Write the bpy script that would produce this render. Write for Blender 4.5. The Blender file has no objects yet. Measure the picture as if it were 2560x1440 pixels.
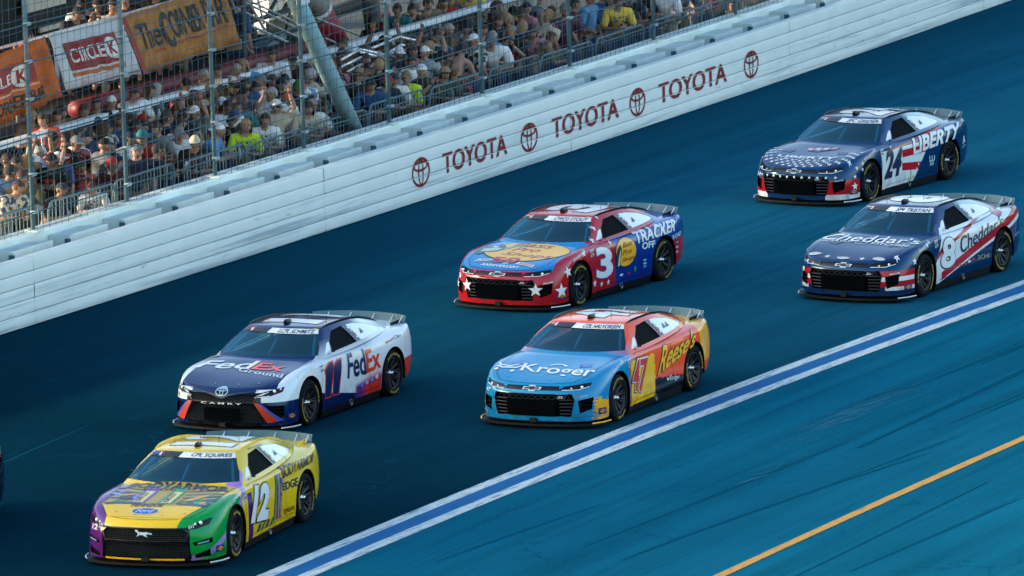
import bpy, bmesh, math, random
from mathutils import Vector, Matrix
from mathutils.bvhtree import BVHTree
PI = math.pi
S = bpy.context.scene
COL = S.collection
RND = random.Random(7)

# ------------------------------------------------------------------ camera, sky, sun, exposure
cam_d = bpy.data.cameras.new('camera')
cam = bpy.data.objects.new('camera', cam_d)
COL.objects.link(cam)
S.camera = cam
AZ, EL, ROLL, DIST = math.radians(25.09596), math.radians(8.75411), math.radians(-1.77592), 143.27751
TGT = Vector((-10.00077, -6.11608, 0))
dirv = Vector((math.cos(EL) * math.cos(AZ), math.cos(EL) * math.sin(AZ), math.sin(EL)))
right = (-dirv).cross(Vector((0, 0, 1))).normalized()
upv = right.cross(-dirv)
cr, sr = math.cos(ROLL), math.sin(ROLL)
rx = right * cr + upv * sr
ry = upv * cr - right * sr
M = Matrix((rx, ry, dirv)).transposed().to_4x4()
M.translation = TGT + dirv * DIST
cam.matrix_world = M
cam_d.sensor_width = 36
cam_d.lens = 21823.884 / 2560 * 36
cam_d.clip_start = 1
cam_d.clip_end = 3000
cam_d.dof.use_dof = True
cam_d.dof.focus_distance = 141
cam_d.dof.aperture_fstop = 4.5

SUN_EL, SUN_AZ = math.radians(13), math.radians(-62)      # azimuth in the xy plane from +x
W = bpy.data.worlds.new('World')
S.world = W
W.use_nodes = True
wn = W.node_tree.nodes
sky = wn.new('ShaderNodeTexSky')
sky.sky_type = 'NISHITA'
sky.sun_disc = False
sky.sun_elevation = SUN_EL
sky.sun_rotation = math.radians(90) - SUN_AZ
sky.air_density = 1.0
sky.dust_density = 1.5
sky.ozone_density = 0.8
W.node_tree.links.new(sky.outputs[0], wn['Background'].inputs[0])
wn['Background'].inputs[1].default_value = 0.15
sun_d = bpy.data.lights.new('sun', 'SUN')
sun_d.energy = 2.0
sun_d.angle = math.radians(3)
sun_d.color = (1.0, 0.86, 0.68)
sun = bpy.data.objects.new('sun', sun_d)
COL.objects.link(sun)
sv = Vector((math.cos(SUN_EL) * math.cos(SUN_AZ), math.cos(SUN_EL) * math.sin(SUN_AZ), math.sin(SUN_EL)))
sun.rotation_euler = sv.to_track_quat('Z', 'Y').to_euler()
S.view_settings.view_transform = 'Standard'
S.view_settings.look = 'None'
S.view_settings.exposure = 2.12
S.view_settings.gamma = 1.0
S.render.engine = 'CYCLES'
S.cycles.max_bounces = 6
S.cycles.transparent_max_bounces = 12
S.cycles.caustics_reflective = False
S.cycles.caustics_refractive = False

# ------------------------------------------------------------------ helpers
MATS = {}


def hexc(h):
    h = h.lstrip('#')
    c = [int(h[i:i + 2], 16) / 255 for i in (0, 2, 4)]
    return tuple((x / 12.92 if x < .04045 else ((x + .055) / 1.055) ** 2.4) for x in c)


def mat(name, col, rough=.5, metal=0, coat=0, var=0, vscale=6, spec=.5, alpha=1, bump=0, bscale=40):
    if name in MATS:
        return MATS[name]
    if isinstance(col, str):
        col = hexc(col)
    m = bpy.data.materials.new(name)
    m.use_nodes = True
    nt = m.node_tree
    b = nt.nodes['Principled BSDF']
    b.inputs['Base Color'].default_value = (*col, 1)
    b.inputs['Roughness'].default_value = rough
    b.inputs['Metallic'].default_value = metal
    b.inputs['Specular IOR Level'].default_value = spec
    b.inputs['Coat Weight'].default_value = coat
    b.inputs['Coat Roughness'].default_value = .04
    b.inputs['Alpha'].default_value = alpha
    if var or bump:
        tc = nt.nodes.new('ShaderNodeTexCoord')
        n = nt.nodes.new('ShaderNodeTexNoise')
        n.inputs['Scale'].default_value = vscale
        n.inputs['Detail'].default_value = 6
        nt.links.new(tc.outputs['Object'], n.inputs['Vector'])
    if var:
        h = nt.nodes.new('ShaderNodeHueSaturation')
        h.inputs['Color'].default_value = (*col, 1)
        mr = nt.nodes.new('ShaderNodeMapRange')
        mr.inputs['From Min'].default_value = .3
        mr.inputs['From Max'].default_value = .7
        mr.inputs['To Min'].default_value = 1 - var
        mr.inputs['To Max'].default_value = 1 + var
        nt.links.new(n.outputs[0], mr.inputs['Value'])
        nt.links.new(mr.outputs[0], h.inputs['Value'])
        nt.links.new(h.outputs[0], b.inputs['Base Color'])
    if bump:
        n2 = nt.nodes.new('ShaderNodeTexNoise')
        n2.inputs['Scale'].default_value = bscale
        nt.links.new(tc.outputs['Object'], n2.inputs['Vector'])
        bp = nt.nodes.new('ShaderNodeBump')
        bp.inputs['Strength'].default_value = bump
        bp.inputs['Distance'].default_value = .02
        nt.links.new(n2.outputs[0], bp.inputs['Height'])
        nt.links.new(bp.outputs[0], b.inputs['Normal'])
    MATS[name] = m
    return m


def link(name, me, m=None, parent=None, smooth=False):
    o = bpy.data.objects.new(name, me)
    COL.objects.link(o)
    if m is not None:
        ms = m if isinstance(m, (list, tuple)) else [m]
        if len(me.materials) == 0:
            for x in ms:
                me.materials.append(x)
    if parent is not None:
        o.parent = parent
    if smooth:
        me.polygons.foreach_set('use_smooth', [True] * len(me.polygons))
    return o


def from_bm(name, bm, m=None, parent=None, smooth=False):
    me = bpy.data.meshes.new(name)
    bm.to_mesh(me)
    bm.free()
    return link(name, me, m, parent, smooth)


def from_py(name, v, f, m=None, parent=None, smooth=False):
    me = bpy.data.meshes.new(name)
    me.from_pydata([tuple(p) for p in v], [], f)
    me.update()
    return link(name, me, m, parent, smooth)


def tag(o, label=None, cat=None, group=None, kind=None):
    if label:
        o['label'] = label
    if cat:
        o['category'] = cat
    if group:
        o['group'] = group
    if kind:
        o['kind'] = kind
    return o


def thing(name, label, cat, loc=(0, 0, 0), rz=0, group=None):
    o = bpy.data.objects.new(name, None)
    COL.objects.link(o)
    o.location = loc
    o.rotation_euler = (0, 0, rz)
    return tag(o, label, cat, group)


class MB:
    """collects simple solids into one mesh"""
    def __init__(s):
        s.v, s.f = [], []

    def box(s, c, d, rot=None):
        b = len(s.v)
        for x in (-.5, .5):
            for y in (-.5, .5):
                for z in (-.5, .5):
                    p = Vector((x * d[0], y * d[1], z * d[2]))
                    if rot is not None:
                        p = rot @ p
                    s.v.append(Vector(c) + p)
        for q in ((0, 1, 3, 2), (4, 6, 7, 5), (0, 4, 5, 1), (2, 3, 7, 6), (0, 2, 6, 4), (1, 5, 7, 3)):
            s.f.append([b + i for i in q])
        return s

    def tube(s, pts, r, n=6, caps=True):
        pts = [Vector(p) for p in pts]
        rs = r if isinstance(r, (list, tuple)) else [r] * len(pts)
        b = len(s.v)
        t0 = (pts[1] - pts[0]).normalized()
        a = t0.cross(Vector((0, 0, 1)))
        if a.length < 1e-3:
            a = t0.cross(Vector((0, 1, 0)))
        a.normalize()
        for i, p in enumerate(pts):
            t = (pts[min(i + 1, len(pts) - 1)] - pts[max(i - 1, 0)]).normalized()
            a = (a - t * a.dot(t)).normalized()
            c = t.cross(a)
            for k in range(n):
                an = 2 * PI * k / n
                s.v.append(p + (a * math.cos(an) + c * math.sin(an)) * rs[i])
        for i in range(len(pts) - 1):
            for k in range(n):
                k2 = (k + 1) % n
                s.f.append([b + i * n + k, b + i * n + k2, b + (i + 1) * n + k2, b + (i + 1) * n + k])
        if caps:
            s.f.append([b + k for k in range(n)][::-1])
            s.f.append([b + (len(pts) - 1) * n + k for k in range(n)])
        return s

    def lathe(s, prof, axis='Y', n=32, c=(0, 0, 0), close=False):
        b = len(s.v)
        for (r, h) in prof:
            for k in range(n):
                an = 2 * PI * k / n
                x, y = r * math.cos(an), r * math.sin(an)
                p = (x, h, y) if axis == 'Y' else ((h, x, y) if axis == 'X' else (x, y, h))
                s.v.append(Vector(c) + Vector(p))
        m = len(prof)
        for i in range(m - 1 + (1 if close else 0)):
            i2 = (i + 1) % m
            for k in range(n):
                k2 = (k + 1) % n
                s.f.append([b + i * n + k, b + i * n + k2, b + i2 * n + k2, b + i2 * n + k])
        return s

    def sheet(s, rows):
        b = len(s.v)
        n = len(rows[0])
        for r in rows:
            s.v += [Vector(p) for p in r]
        for i in range(len(rows) - 1):
            for j in range(n - 1):
                s.f.append([b + i * n + j, b + i * n + j + 1, b + (i + 1) * n + j + 1, b + (i + 1) * n + j])
        return s

    def prism(s, poly, fn0, fn1):
        """poly of 2d points; fn0/fn1 map a 2d point to the two faces"""
        b = len(s.v)
        n = len(poly)
        s.v += [Vector(fn0(p)) for p in poly] + [Vector(fn1(p)) for p in poly]
        s.f.append([b + i for i in range(n)][::-1])
        s.f.append([b + n + i for i in range(n)])
        for i in range(n):
            j = (i + 1) % n
            s.f.append([b + i, b + j, b + n + j, b + n + i])
        return s

    def build(s, name, m=None, parent=None, smooth=False):
        o = from_py(name, s.v, s.f, m, parent, smooth)
        bm = bmesh.new()
        bm.from_mesh(o.data)
        bmesh.ops.recalc_face_normals(bm, faces=bm.faces)
        bm.to_mesh(o.data)
        bm.free()
        if smooth:
            o.data.polygons.foreach_set('use_smooth', [True] * len(o.data.polygons))
        return o

    def mesh(s, name):
        me = bpy.data.meshes.new(name)
        me.from_pydata([tuple(p) for p in s.v], [], s.f)
        bm = bmesh.new()
        bm.from_mesh(me)
        bmesh.ops.delete(bm, geom=[v for v in bm.verts if not v.link_faces], context='VERTS')
        bmesh.ops.recalc_face_normals(bm, faces=bm.faces)
        bm.to_mesh(me)
        bm.free()
        return me


def smooth_angle(o, deg=35):
    """smooth shading with sharp edges above an angle"""
    me = o.data
    bm = bmesh.new()
    bm.from_mesh(me)
    for e in bm.edges:
        e.smooth = len(e.link_faces) == 2 and e.calc_face_angle(0) < math.radians(deg)
    for f in bm.faces:
        f.smooth = True
    bm.to_mesh(me)
    bm.free()
    return o


# flat lettering: text -> unit 2d mesh, cached
TXT = {}


def text2d(s, bold=0.0, shear=0.0, space=1.0):
    key = (s, bold, shear, space)
    if key in TXT:
        return TXT[key]
    c = bpy.data.curves.new('lettering_curve', 'FONT')
    c.body = s
    c.offset = bold
    c.shear = shear
    c.space_character = space
    c.resolution_u = 4
    o = bpy.data.objects.new('lettering_curve', c)
    COL.objects.link(o)
    dg = bpy.context.evaluated_depsgraph_get()
    me = bpy.data.meshes.new_from_object(o.evaluated_get(dg))
    v = [(p.co.x, p.co.y) for p in me.vertices]
    f = [list(p.vertices) for p in me.polygons]
    bpy.data.objects.remove(o)
    bpy.data.curves.remove(c)
    bpy.data.meshes.remove(me)
    x0, x1 = min(p[0] for p in v), max(p[0] for p in v)
    y0, y1 = min(p[1] for p in v), max(p[1] for p in v)
    v = [((p[0] - x0) / (x1 - x0), (p[1] - y0) / (y1 - y0)) for p in v]
    TXT[key] = (v, f)
    return TXT[key]


def star2d(cx, cy, r, rot=0):
    v = []
    for i in range(10):
        a = PI / 2 + rot + i * PI / 5
        q = r if i % 2 == 0 else r * .42
        v.append((cx + q * math.cos(a), cy + q * math.sin(a)))
    return v


def disc2d(cx, cy, rx, ry=None, n=28, rot=0):
    ry = ry or rx
    return [(cx + rx * math.cos(2 * PI * i / n) * math.cos(rot) - ry * math.sin(2 * PI * i / n) * math.sin(rot),
             cy + rx * math.cos(2 * PI * i / n) * math.sin(rot) + ry * math.sin(2 * PI * i / n) * math.cos(rot)) for i in range(n)]


def ring2d(cx, cy, rx, ry, w, n=36, a0=0, a1=2 * PI):
    """annulus as quads"""
    v, f = [], []
    full = abs(a1 - a0 - 2 * PI) < 1e-6
    m = n if full else n + 1
    for i in range(m):
        a = a0 + (a1 - a0) * i / n
        v.append((cx + rx * math.cos(a), cy + ry * math.sin(a)))
        v.append((cx + (rx - w) * math.cos(a), cy + (ry - w) * math.sin(a)))
    for i in range(n):
        j = (i + 1) % m
        f.append([2 * i, 2 * i + 1, 2 * j + 1, 2 * j])
    return v, f


def toyota2d(cx, cy, rx, ry, w):
    """three overlapping ovals"""
    V, F = [], []
    for (x, y, a, b, ww) in ((0, 0, 1, 1, w), (0, .0, .30, .92, w * .8), (0, .40, .78, .36, w * .9)):
        v, f = ring2d(cx + x * rx, cy + y * ry, a * rx, b * ry, ww)
        o = len(V)
        V += v
        F += [[o + i for i in q] for q in f]
    return V, F


def bow2d(cx, cy, w, h):
    """slanted cross emblem"""
    a, b, s = w * .17, h * .24, h * .18
    p = [(-w / 2 + s, b), (-a, b), (-a, h / 2), (a, h / 2), (a, b), (w / 2 + s * .4, b), (w / 2 - s, -b), (a, -b), (a, -h / 2), (-a, -h / 2), (-a, -b), (-w / 2 - s * .4, -b)]
    return [(cx + x, cy + y) for x, y in p]


def box(u0, v0, u1, v1):
    return [(u0, v0), (u1, v0), (u1, v1), (u0, v1)]
# ------------------------------------------------------------------ the place: track, lines, wall, fence, decks
ORD = 'first second third fourth fifth sixth seventh eighth ninth tenth eleventh twelfth thirteenth fourteenth fifteenth sixteenth seventeenth eighteenth nineteenth twentieth twenty-first twenty-second twenty-third twenty-fourth twenty-fifth twenty-sixth twenty-seventh twenty-eighth twenty-ninth thirtieth'.split()
CAMP = M.translation.copy()
FPX = 21823.884


def ray_px(px, py):
    return (rx * ((px - 1280) / FPX) - ry * ((py - 720) / FPX) - dirv)


def at_y(px, py, Y):
    d = ray_px(px, py)
    return CAMP + d * ((Y - CAMP.y) / d.y)


def at_z(px, py, z):
    d = ray_px(px, py)
    return CAMP + d * ((z - CAMP.z) / d.z)


def node_mat(name, rough=.8, spec=.3):
    m = bpy.data.materials.new(name)
    m.use_nodes = True
    nt = m.node_tree
    b = nt.nodes['Principled BSDF']
    b.inputs['Roughness'].default_value = rough
    b.inputs['Specular IOR Level'].default_value = spec
    return m, nt, b


def N(nt, t, **kw):
    n = nt.nodes.new(t)
    for k, v in kw.items():
        setattr(n, k, v)
    return n


def mixc(nt, fac, a, b):
    n = N(nt, 'ShaderNodeMix', data_type='RGBA')
    for i, x in ((0, fac), (6, a), (7, b)):
        if isinstance(x, tuple):
            n.inputs[i].default_value = (*x, 1)
        elif isinstance(x, (int, float)):
            n.inputs[i].default_value = x
        else:
            nt.links.new(x, n.inputs[i])
    return n.outputs[2]


def ramp(nt, v, a, b, lo=0, hi=1):
    n = N(nt, 'ShaderNodeMapRange')
    nt.links.new(v, n.inputs[0])
    for i, x in enumerate((a, b, lo, hi)):
        n.inputs[1 + i].default_value = x
    return n.outputs[0]


def noise(nt, vec, scale, detail=5, rough=.55, dist=0):
    n = N(nt, 'ShaderNodeTexNoise')
    n.inputs['Scale'].default_value = scale
    n.inputs['Detail'].default_value = detail
    n.inputs['Roughness'].default_value = rough
    n.inputs['Distortion'].default_value = dist
    nt.links.new(vec, n.inputs['Vector'])
    return n.outputs[0]


def mapped(nt, scale, rot=0, loc=(0, 0, 0)):
    tc = N(nt, 'ShaderNodeTexCoord')
    mp = N(nt, 'ShaderNodeMapping')
    mp.inputs['Scale'].default_value = scale
    mp.inputs['Rotation'].default_value = (0, 0, rot)
    mp.inputs['Location'].default_value = loc
    nt.links.new(tc.outputs['Object'], mp.inputs[0])
    return mp.outputs[0]


def asphalt(name, base, dark, light, streak=.6, groove_and_shade=True):
    m, nt, b = node_mat(name, .9, 0)
    v1 = mapped(nt, (.035, 1.6, 1))
    v2 = mapped(nt, (.09, 5.5, 1), .012)
    v3 = mapped(nt, (.05, .55, 1), -.02, (3, 1, 0))
    iso = mapped(nt, (1, 1, 1))
    c = mixc(nt, ramp(nt, noise(nt, v1, 1, 6), .38, .70, 0, .75), base, dark)
    c = mixc(nt, ramp(nt, noise(nt, v2, 1, 5), .52, .70, 0, streak), c, dark)
    c = mixc(nt, ramp(nt, noise(nt, v3, 1, 4), .50, .75, 0, .35), c, light)
    c = mixc(nt, ramp(nt, noise(nt, iso, 22, 5, .75), .35, .70, 0, .5), c, light)
    c = mixc(nt, ramp(nt, noise(nt, iso, .35, 4), .35, .65, 0, .22), c, dark)
    if groove_and_shade:
        # darker towards the wall; racing rubber plus left-hand shade painted into the colour
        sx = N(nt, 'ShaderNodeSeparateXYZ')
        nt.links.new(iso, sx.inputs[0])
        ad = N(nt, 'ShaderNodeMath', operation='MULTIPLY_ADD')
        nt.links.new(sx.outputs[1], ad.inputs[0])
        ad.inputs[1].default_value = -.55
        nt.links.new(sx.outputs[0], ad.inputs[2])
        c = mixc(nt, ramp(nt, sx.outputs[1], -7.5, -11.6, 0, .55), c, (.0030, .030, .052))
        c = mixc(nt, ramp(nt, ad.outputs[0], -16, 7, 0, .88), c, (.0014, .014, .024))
    # fine cracks
    vo = N(nt, 'ShaderNodeTexVoronoi', feature='DISTANCE_TO_EDGE')
    vo.inputs['Scale'].default_value = .55
    wv = N(nt, 'ShaderNodeVectorMath', operation='ADD')
    nz_ = N(nt, 'ShaderNodeTexNoise')
    nz_.inputs['Scale'].default_value = 1.5
    nz_.inputs['Detail'].default_value = 5
    nt.links.new(iso, nz_.inputs['Vector'])
    nt.links.new(mapped(nt, (.55, 1.3, 1)), wv.inputs[0])
    nt.links.new(nz_.outputs[1], wv.inputs[1])
    nt.links.new(wv.outputs[0], vo.inputs['Vector'])
    kk = N(nt, 'ShaderNodeMath', operation='MULTIPLY')
    nt.links.new(ramp(nt, vo.outputs['Distance'], .012, .0, 0, .7), kk.inputs[0])
    nt.links.new(ramp(nt, noise(nt, iso, .5, 3), .45, .6), kk.inputs[1])
    c = mixc(nt, kk.outputs[0], c, dark)
    # pale scuffs
    v4 = mapped(nt, (.5, 9, 1), .05, (7, 3, 0))
    c = mixc(nt, ramp(nt, noise(nt, v4, 1, 6, .6), .70, .80, 0, .22), c, (.03, .15, .22))
    nt.links.new(c, b.inputs['Base Color'])
    bp = N(nt, 'ShaderNodeBump')
    bp.inputs['Strength'].default_value = .35
    bp.inputs['Distance'].default_value = .01
    nt.links.new(noise(nt, iso, 90, 3), bp.inputs['Height'])
    nt.links.new(bp.outputs[0], b.inputs['Normal'])
    return m


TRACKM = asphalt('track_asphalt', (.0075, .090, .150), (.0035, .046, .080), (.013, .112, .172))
APRONM = asphalt('apron_asphalt', (.0035, .092, .152), (.002, .044, .076), (.010, .130, .198), .75, False)


def yline(x):
    return 1.17 + .00155 * (x - 7.5) ** 2


def strip(name, y0, y1, z, m, x0=-75, x1=45, n=60, kind='structure'):
    rows = []
    for i in range(n + 1):
        x = x0 + (x1 - x0) * i / n
        rows.append([(x, y0(x), z), (x, y1(x), z)])
    o = MB().sheet(rows).build(name, m)
    for p in o.data.polygons:
        if p.normal.z < 0:
            p.flip()
    tag(o, None, None, None, kind)
    return o


g = MB().sheet([[(-600, -600, -.06), (600, -600, -.06)], [(-600, 600, -.06), (600, 600, -.06)]]).build('ground', mat('infield_ground', (.05, .07, .07), .9, var=.2))
tag(g, kind='structure')
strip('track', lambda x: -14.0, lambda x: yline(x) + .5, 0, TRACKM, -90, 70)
strip('apron_pavement', lambda x: yline(x) + .5, lambda x: 40, -.002, APRONM, -90, 70)


def paint(name, col, wear):
    m, nt, b = node_mat(name, .8, .05)
    v = mapped(nt, (.8, 8, 1))
    iso = mapped(nt, (1, 1, 1))
    c = mixc(nt, ramp(nt, noise(nt, v, 2, 6), .50, .68, 0, wear), col, (.008, .07, .12))
    c = mixc(nt, ramp(nt, noise(nt, iso, 14, 6, .7), .54, .66, 0, wear), c, (.008, .07, .12))
    nt.links.new(c, b.inputs['Base Color'])
    return m


LW, LB, LY = paint('line_white_paint', (.42, .50, .51), .75), paint('line_blue_paint', (.006, .095, .25), .6), paint('line_yellow_paint', (.46, .25, .055), .5)
strip('upper_white_line', lambda x: yline(x), lambda x: yline(x) + .22, .004, LW)
strip('blue_line', lambda x: yline(x) + .22, lambda x: yline(x) + .54, .005, LB)
strip('lower_white_line', lambda x: yline(x) + .54, lambda x: yline(x) + .76, .004, LW)
strip('yellow_line', lambda x: 7.24 + .0009 * (x - 7) ** 2, lambda x: 7.40 + .0009 * (x - 7) ** 2, .004, LY)
# dark tyre marks and pale scrapes left on the asphalt
RUB = mat('tyre_mark_rubber', (.0030, .062, .102), .9, spec=0)
SCR = mat('scrape_pale', (.025, .14, .21), .9, spec=0)
tm = MB()
rr = random.Random(5)
for i in range(30):
    x = rr.uniform(-22, 14)
    y = rr.choice((rr.uniform(2.4, 7.0), rr.uniform(2.4, 7.0), rr.uniform(7.8, 12), rr.uniform(-11, .5)))
    ln = rr.uniform(3, 13)
    sl = rr.uniform(-.035, .06)
    w = rr.uniform(.015, .06)
    cv = rr.uniform(-.006, .006)
    rows = []
    for k in range(13):
        t = k / 12
        xx, yy = x - ln * t, y + sl * ln * t + cv * (ln * t) ** 2
        ww = w * (math.sin(PI * min(1, max(.04, t))) ** .5)
        rows.append([(xx, yy - ww, .0022 + i * .00001), (xx, yy + ww, .0022 + i * .00001)])
    tm.sheet(rows)
o = tm.build('tyre_marks', RUB)
tag(o, 'dark curved tyre marks across the asphalt apron', 'tyre marks', None, 'stuff')
sc = MB()
scp = at_z(2190, 1000, 0)
for cx, cy, n_, L_ in ((scp.x + 1.0, scp.y, 60, 2.6), (scp.x + 2.5, scp.y + .1, 30, 2.4), (scp.x + 6, scp.y + .8, 10, 2), (8.6, 2.6, 5, 1.0), (-2, -2.6, 4, 1.2), (-17.5, -2.5, 6, 2.2), (-4.4, 5.2, 5, .8)):
    for i in range(n_):
        x, y = cx + rr.gauss(0, L_ * .35), cy + rr.gauss(0, .14)
        ln = rr.uniform(.2, 1) * L_ * .5
        w = rr.uniform(.003, .014)
        zz = .0030 + (i % 40) * .00002
        sc.sheet([[(x, y, zz), (x, y + w, zz)], [(x - ln * .5, y + .06 * ln - w, zz), (x - ln * .5, y + .06 * ln + w, zz)], [(x - ln, y + .12 * ln, zz), (x - ln, y + .12 * ln + w * .3, zz)]])
o = sc.build('scrape_marks', SCR)
tag(o, 'pale scrape marks on the asphalt apron', 'scrape marks', None, 'stuff')

# added tree belt, out of view, to darken reflections in the car paint
tl = MB()
rt_ = random.Random(9)
rows = []
for i in range(121):
    a = math.radians(150 + i * 1.0)
    h = 26 + 7 * math.sin(i * .35) + 5 * math.sin(i * 1.3 + 1) + rt_.uniform(-3, 3)
    col_ = []
    for k in range(9):
        t = k / 8
        rad = 150 + 10 * t * t + rt_.uniform(-2.5, 2.5)
        col_.append((rad * math.cos(a), rad * math.sin(a), -1 + (h + 1) * t))
    rows.append(col_)
o = tl.sheet(rows).build('added_tree_belt', mat('added_tree_foliage', (.022, .045, .020), .9, var=.6, vscale=.6))
tag(o, 'dark tree belt added out of view to darken reflections on the cars', 'trees', None, 'stuff')

# ---- steel and foam barrier
m, nt, b = node_mat('barrier_white_paint', .42, .4)
sc1 = mapped(nt, (.18, 1, 7))
iso = mapped(nt, (1, 1, 1))
c = mixc(nt, ramp(nt, noise(nt, iso, 1.6, 6), .35, .7), (.60, .675, .65), (.54, .62, .60))
sep = N(nt, 'ShaderNodeSeparateXYZ')
tc = N(nt, 'ShaderNodeTexCoord')
nt.links.new(tc.outputs['Object'], sep.inputs[0])
low = ramp(nt, sep.outputs[2], .85, .35)
k = N(nt, 'ShaderNodeMath', operation='MULTIPLY')
nt.links.new(ramp(nt, noise(nt, sc1, 1.4, 7, .62, .3), .50, .66, 0, .8), k.inputs[0])
nt.links.new(low, k.inputs[1])
c = mixc(nt, k.outputs[0], c, (.22, .30, .36))
k2 = N(nt, 'ShaderNodeMath', operation='MULTIPLY')
sc2 = mapped(nt, (1.3, 1, 9), 0, (5, 0, 2))
nt.links.new(ramp(nt, noise(nt, sc2, 2.2, 6, .6), .64, .72, 0, .8), k2.inputs[0])
nt.links.new(low, k2.inputs[1])
c = mixc(nt, k2.outputs[0], c, (.10, .14, .18))
nt.links.new(ramp(nt, sep.outputs[2], .10, .0, 0, .55), N(nt, 'ShaderNodeMath').inputs[0])
grime = ramp(nt, sep.outputs[2], .14, .02, 0, .5)
kg = N(nt, 'ShaderNodeMath', operation='MULTIPLY')
nt.links.new(grime, kg.inputs[0])
nt.links.new(ramp(nt, noise(nt, sc1, 3, 6), .35, .65), kg.inputs[1])
c = mixc(nt, kg.outputs[0], c, (.10, .20, .27))
nt.links.new(c, b.inputs['Base Color'])
bp = N(nt, 'ShaderNodeBump')
bp.inputs['Strength'].default_value = .14
bp.inputs['Distance'].default_value = .025
dent = mapped(nt, (.5, 1, 2.6))
nt.links.new(noise(nt, dent, 1.7, 3, .5), bp.inputs['Height'])
nt.links.new(bp.outputs[0], b.inputs['Normal'])
BARM = m


def ywall(x):
    return -11.86 - .00062 * (x + 24) ** 2


WT = 1.115
bar = thing('safety_barrier', 'white steel tube wall along the track with red lettering and scuffs', 'barrier')
seams = [9, -4.6, -14.9, -25.0, -35.4, -46.0, -57.0]
TH = WT / 5
for s0, s1 in zip(seams, seams[1:]):
    for r in range(5):
        z0, z1 = r * TH + (.004 if r else .012), (r + 1) * TH - .003
        prof = [(0, z0 + .014), (-.004, z0 + .005), (-.014, z0), (-.20, z0), (-.20, z1), (-.014, z1), (-.004, z1 - .005), (0, z1 - .014)]
        rows = []
        jit = RND.uniform(-.004, .004)
        nseg = 12
        for i in range(nseg + 1):
            x = s0 - .006 + (s1 + .006 - s0 + .006) * i / nseg
            j2 = jit + RND.uniform(-.002, .002)
            rows.append([(x, ywall(x) + dy + j2, z) for dy, z in prof] + [(x, ywall(x) + prof[0][0] + j2, prof[0][1])])
        o = MB().sheet(rows).build('tube', BARM, bar)
        smooth_angle(o, 40)


def on_wall(V, F, x_from, up=.0, off=.012):
    return [(x_from - u, ywall(x_from - u) + off, v) for u, v in V], F


DRED = mat('wall_red_lettering', (.17, .004, .009), .5, var=.25, vscale=9)


def wall_flat(V, F, name, split=True):
    """print on the tubes: cut at the joints and laid on the face"""
    bm = bmesh.new()
    vs = [bm.verts.new((u, 0, v)) for u, v in V]
    for q in F:
        bm.faces.new([vs[i] for i in q])
    us = [u for u, v in V]
    for r in range(1, 5):
        for dz in (-.007, .007):
            bmesh.ops.bisect_plane(bm, geom=bm.verts[:] + bm.edges[:] + bm.faces[:], plane_co=(0, 0, r * TH + dz), plane_no=(0, 0, 1))
    kill = [f for f in bm.faces if any(abs(f.calc_center_median().z - r * TH) < .007 for r in range(1, 5))]
    bmesh.ops.delete(bm, geom=kill, context='FACES')
    for v in bm.verts:
        x = v.co.x
        v.co = Vector((x, ywall(x) + .009, v.co.z))
    bmesh.ops.recalc_face_normals(bm, faces=bm.faces)
    return from_bm(name, bm, DRED, bar)


for a, b2 in ((-19.80, -22.50), (-24.44, -27.40), (-29.22, -32.42)):
    v, f = text2d('TOYOTA', .022)
    wall_flat([(lambda x: (x + (ywall(x) + 12) * 1.87, .355 + .375 * t))(a + (b2 - a) * s) for s, t in v], f, 'wall_lettering')
for cx in (-18.9, -23.45, -28.25, -33.6):
    v, f = toyota2d(0, 0, .36, .265, .05)
    wall_flat([(cx - u + (ywall(cx) + 12) * 1.87, .525 + w) for u, w in v], f, 'wall_emblem')

# foam blocks behind the tubes
FOAM = mat('foam_block_white', (.44, .55, .56), .6, var=.12, vscale=3)
xb = -1.3
k = 0
while xb > -52:
    mb = MB()
    y0, y1 = ywall(xb) - .60, ywall(xb) - .995
    pl = [(xb, y0), (xb, y1), (xb - .95, y1), (xb - 1.34, y0 - .06), (xb - 1.36, y0)]
    mb.prism(pl, lambda p: (p[0], p[1], .05), lambda p: (p[0], p[1], 1.10))
    o = mb.build('foam_block', FOAM)
    MB().box((xb + .016, y0 - .03, .55), (.03, .10, 1.0)).build('end_shadow', mat('end_shadow_teal', (.015, .10, .15), .8), o)  # dark strip standing in for the shadow gap at the block end
    tag(o, ORD[k] + ' white foam block from the left, wedged between the tube wall and the concrete wall', 'foam block', 'foam blocks behind the safety barrier')
    xb -= 1.87
    k += 1
CONC = mat('concrete_wall_white', (.56, .66, .635), .6, var=.14, vscale=1.2, bump=.15)
rows = []
for i in range(61):
    x = 10 - 70 * i / 60
    y = ywall(x) - 1.0
    rows.append([(x, y, 0), (x, y + .0, 1.17), (x, y - .02, 1.20), (x, y - .36, 1.20), (x, y - .36, -.3)])
cw = MB().sheet(rows).build('concrete_wall', CONC)
tag(cw, 'white concrete retaining wall carrying the catch fence posts', 'wall')
POSTX = [x + (ywall(x) + 11.78) * 1.87 for x in (-2.6, -6.12, -9.47, -12.74, -16.17, -19.6, -23.49, -27.33, -31.17, -35.1, -39.2, -43.4)]
GALV = mat('galvanised_post', (.075, .15, .18), .6, metal=.0, var=.15, vscale=5)
WIRE = mat('galvanised_wire', (.055, .105, .125), .7, spec=.1)
fence = thing('catch_fence', 'tall wire catch fence on grey posts standing on the white wall', 'fence')


def yfence(x):
    return ywall(x) - 1.12


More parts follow.
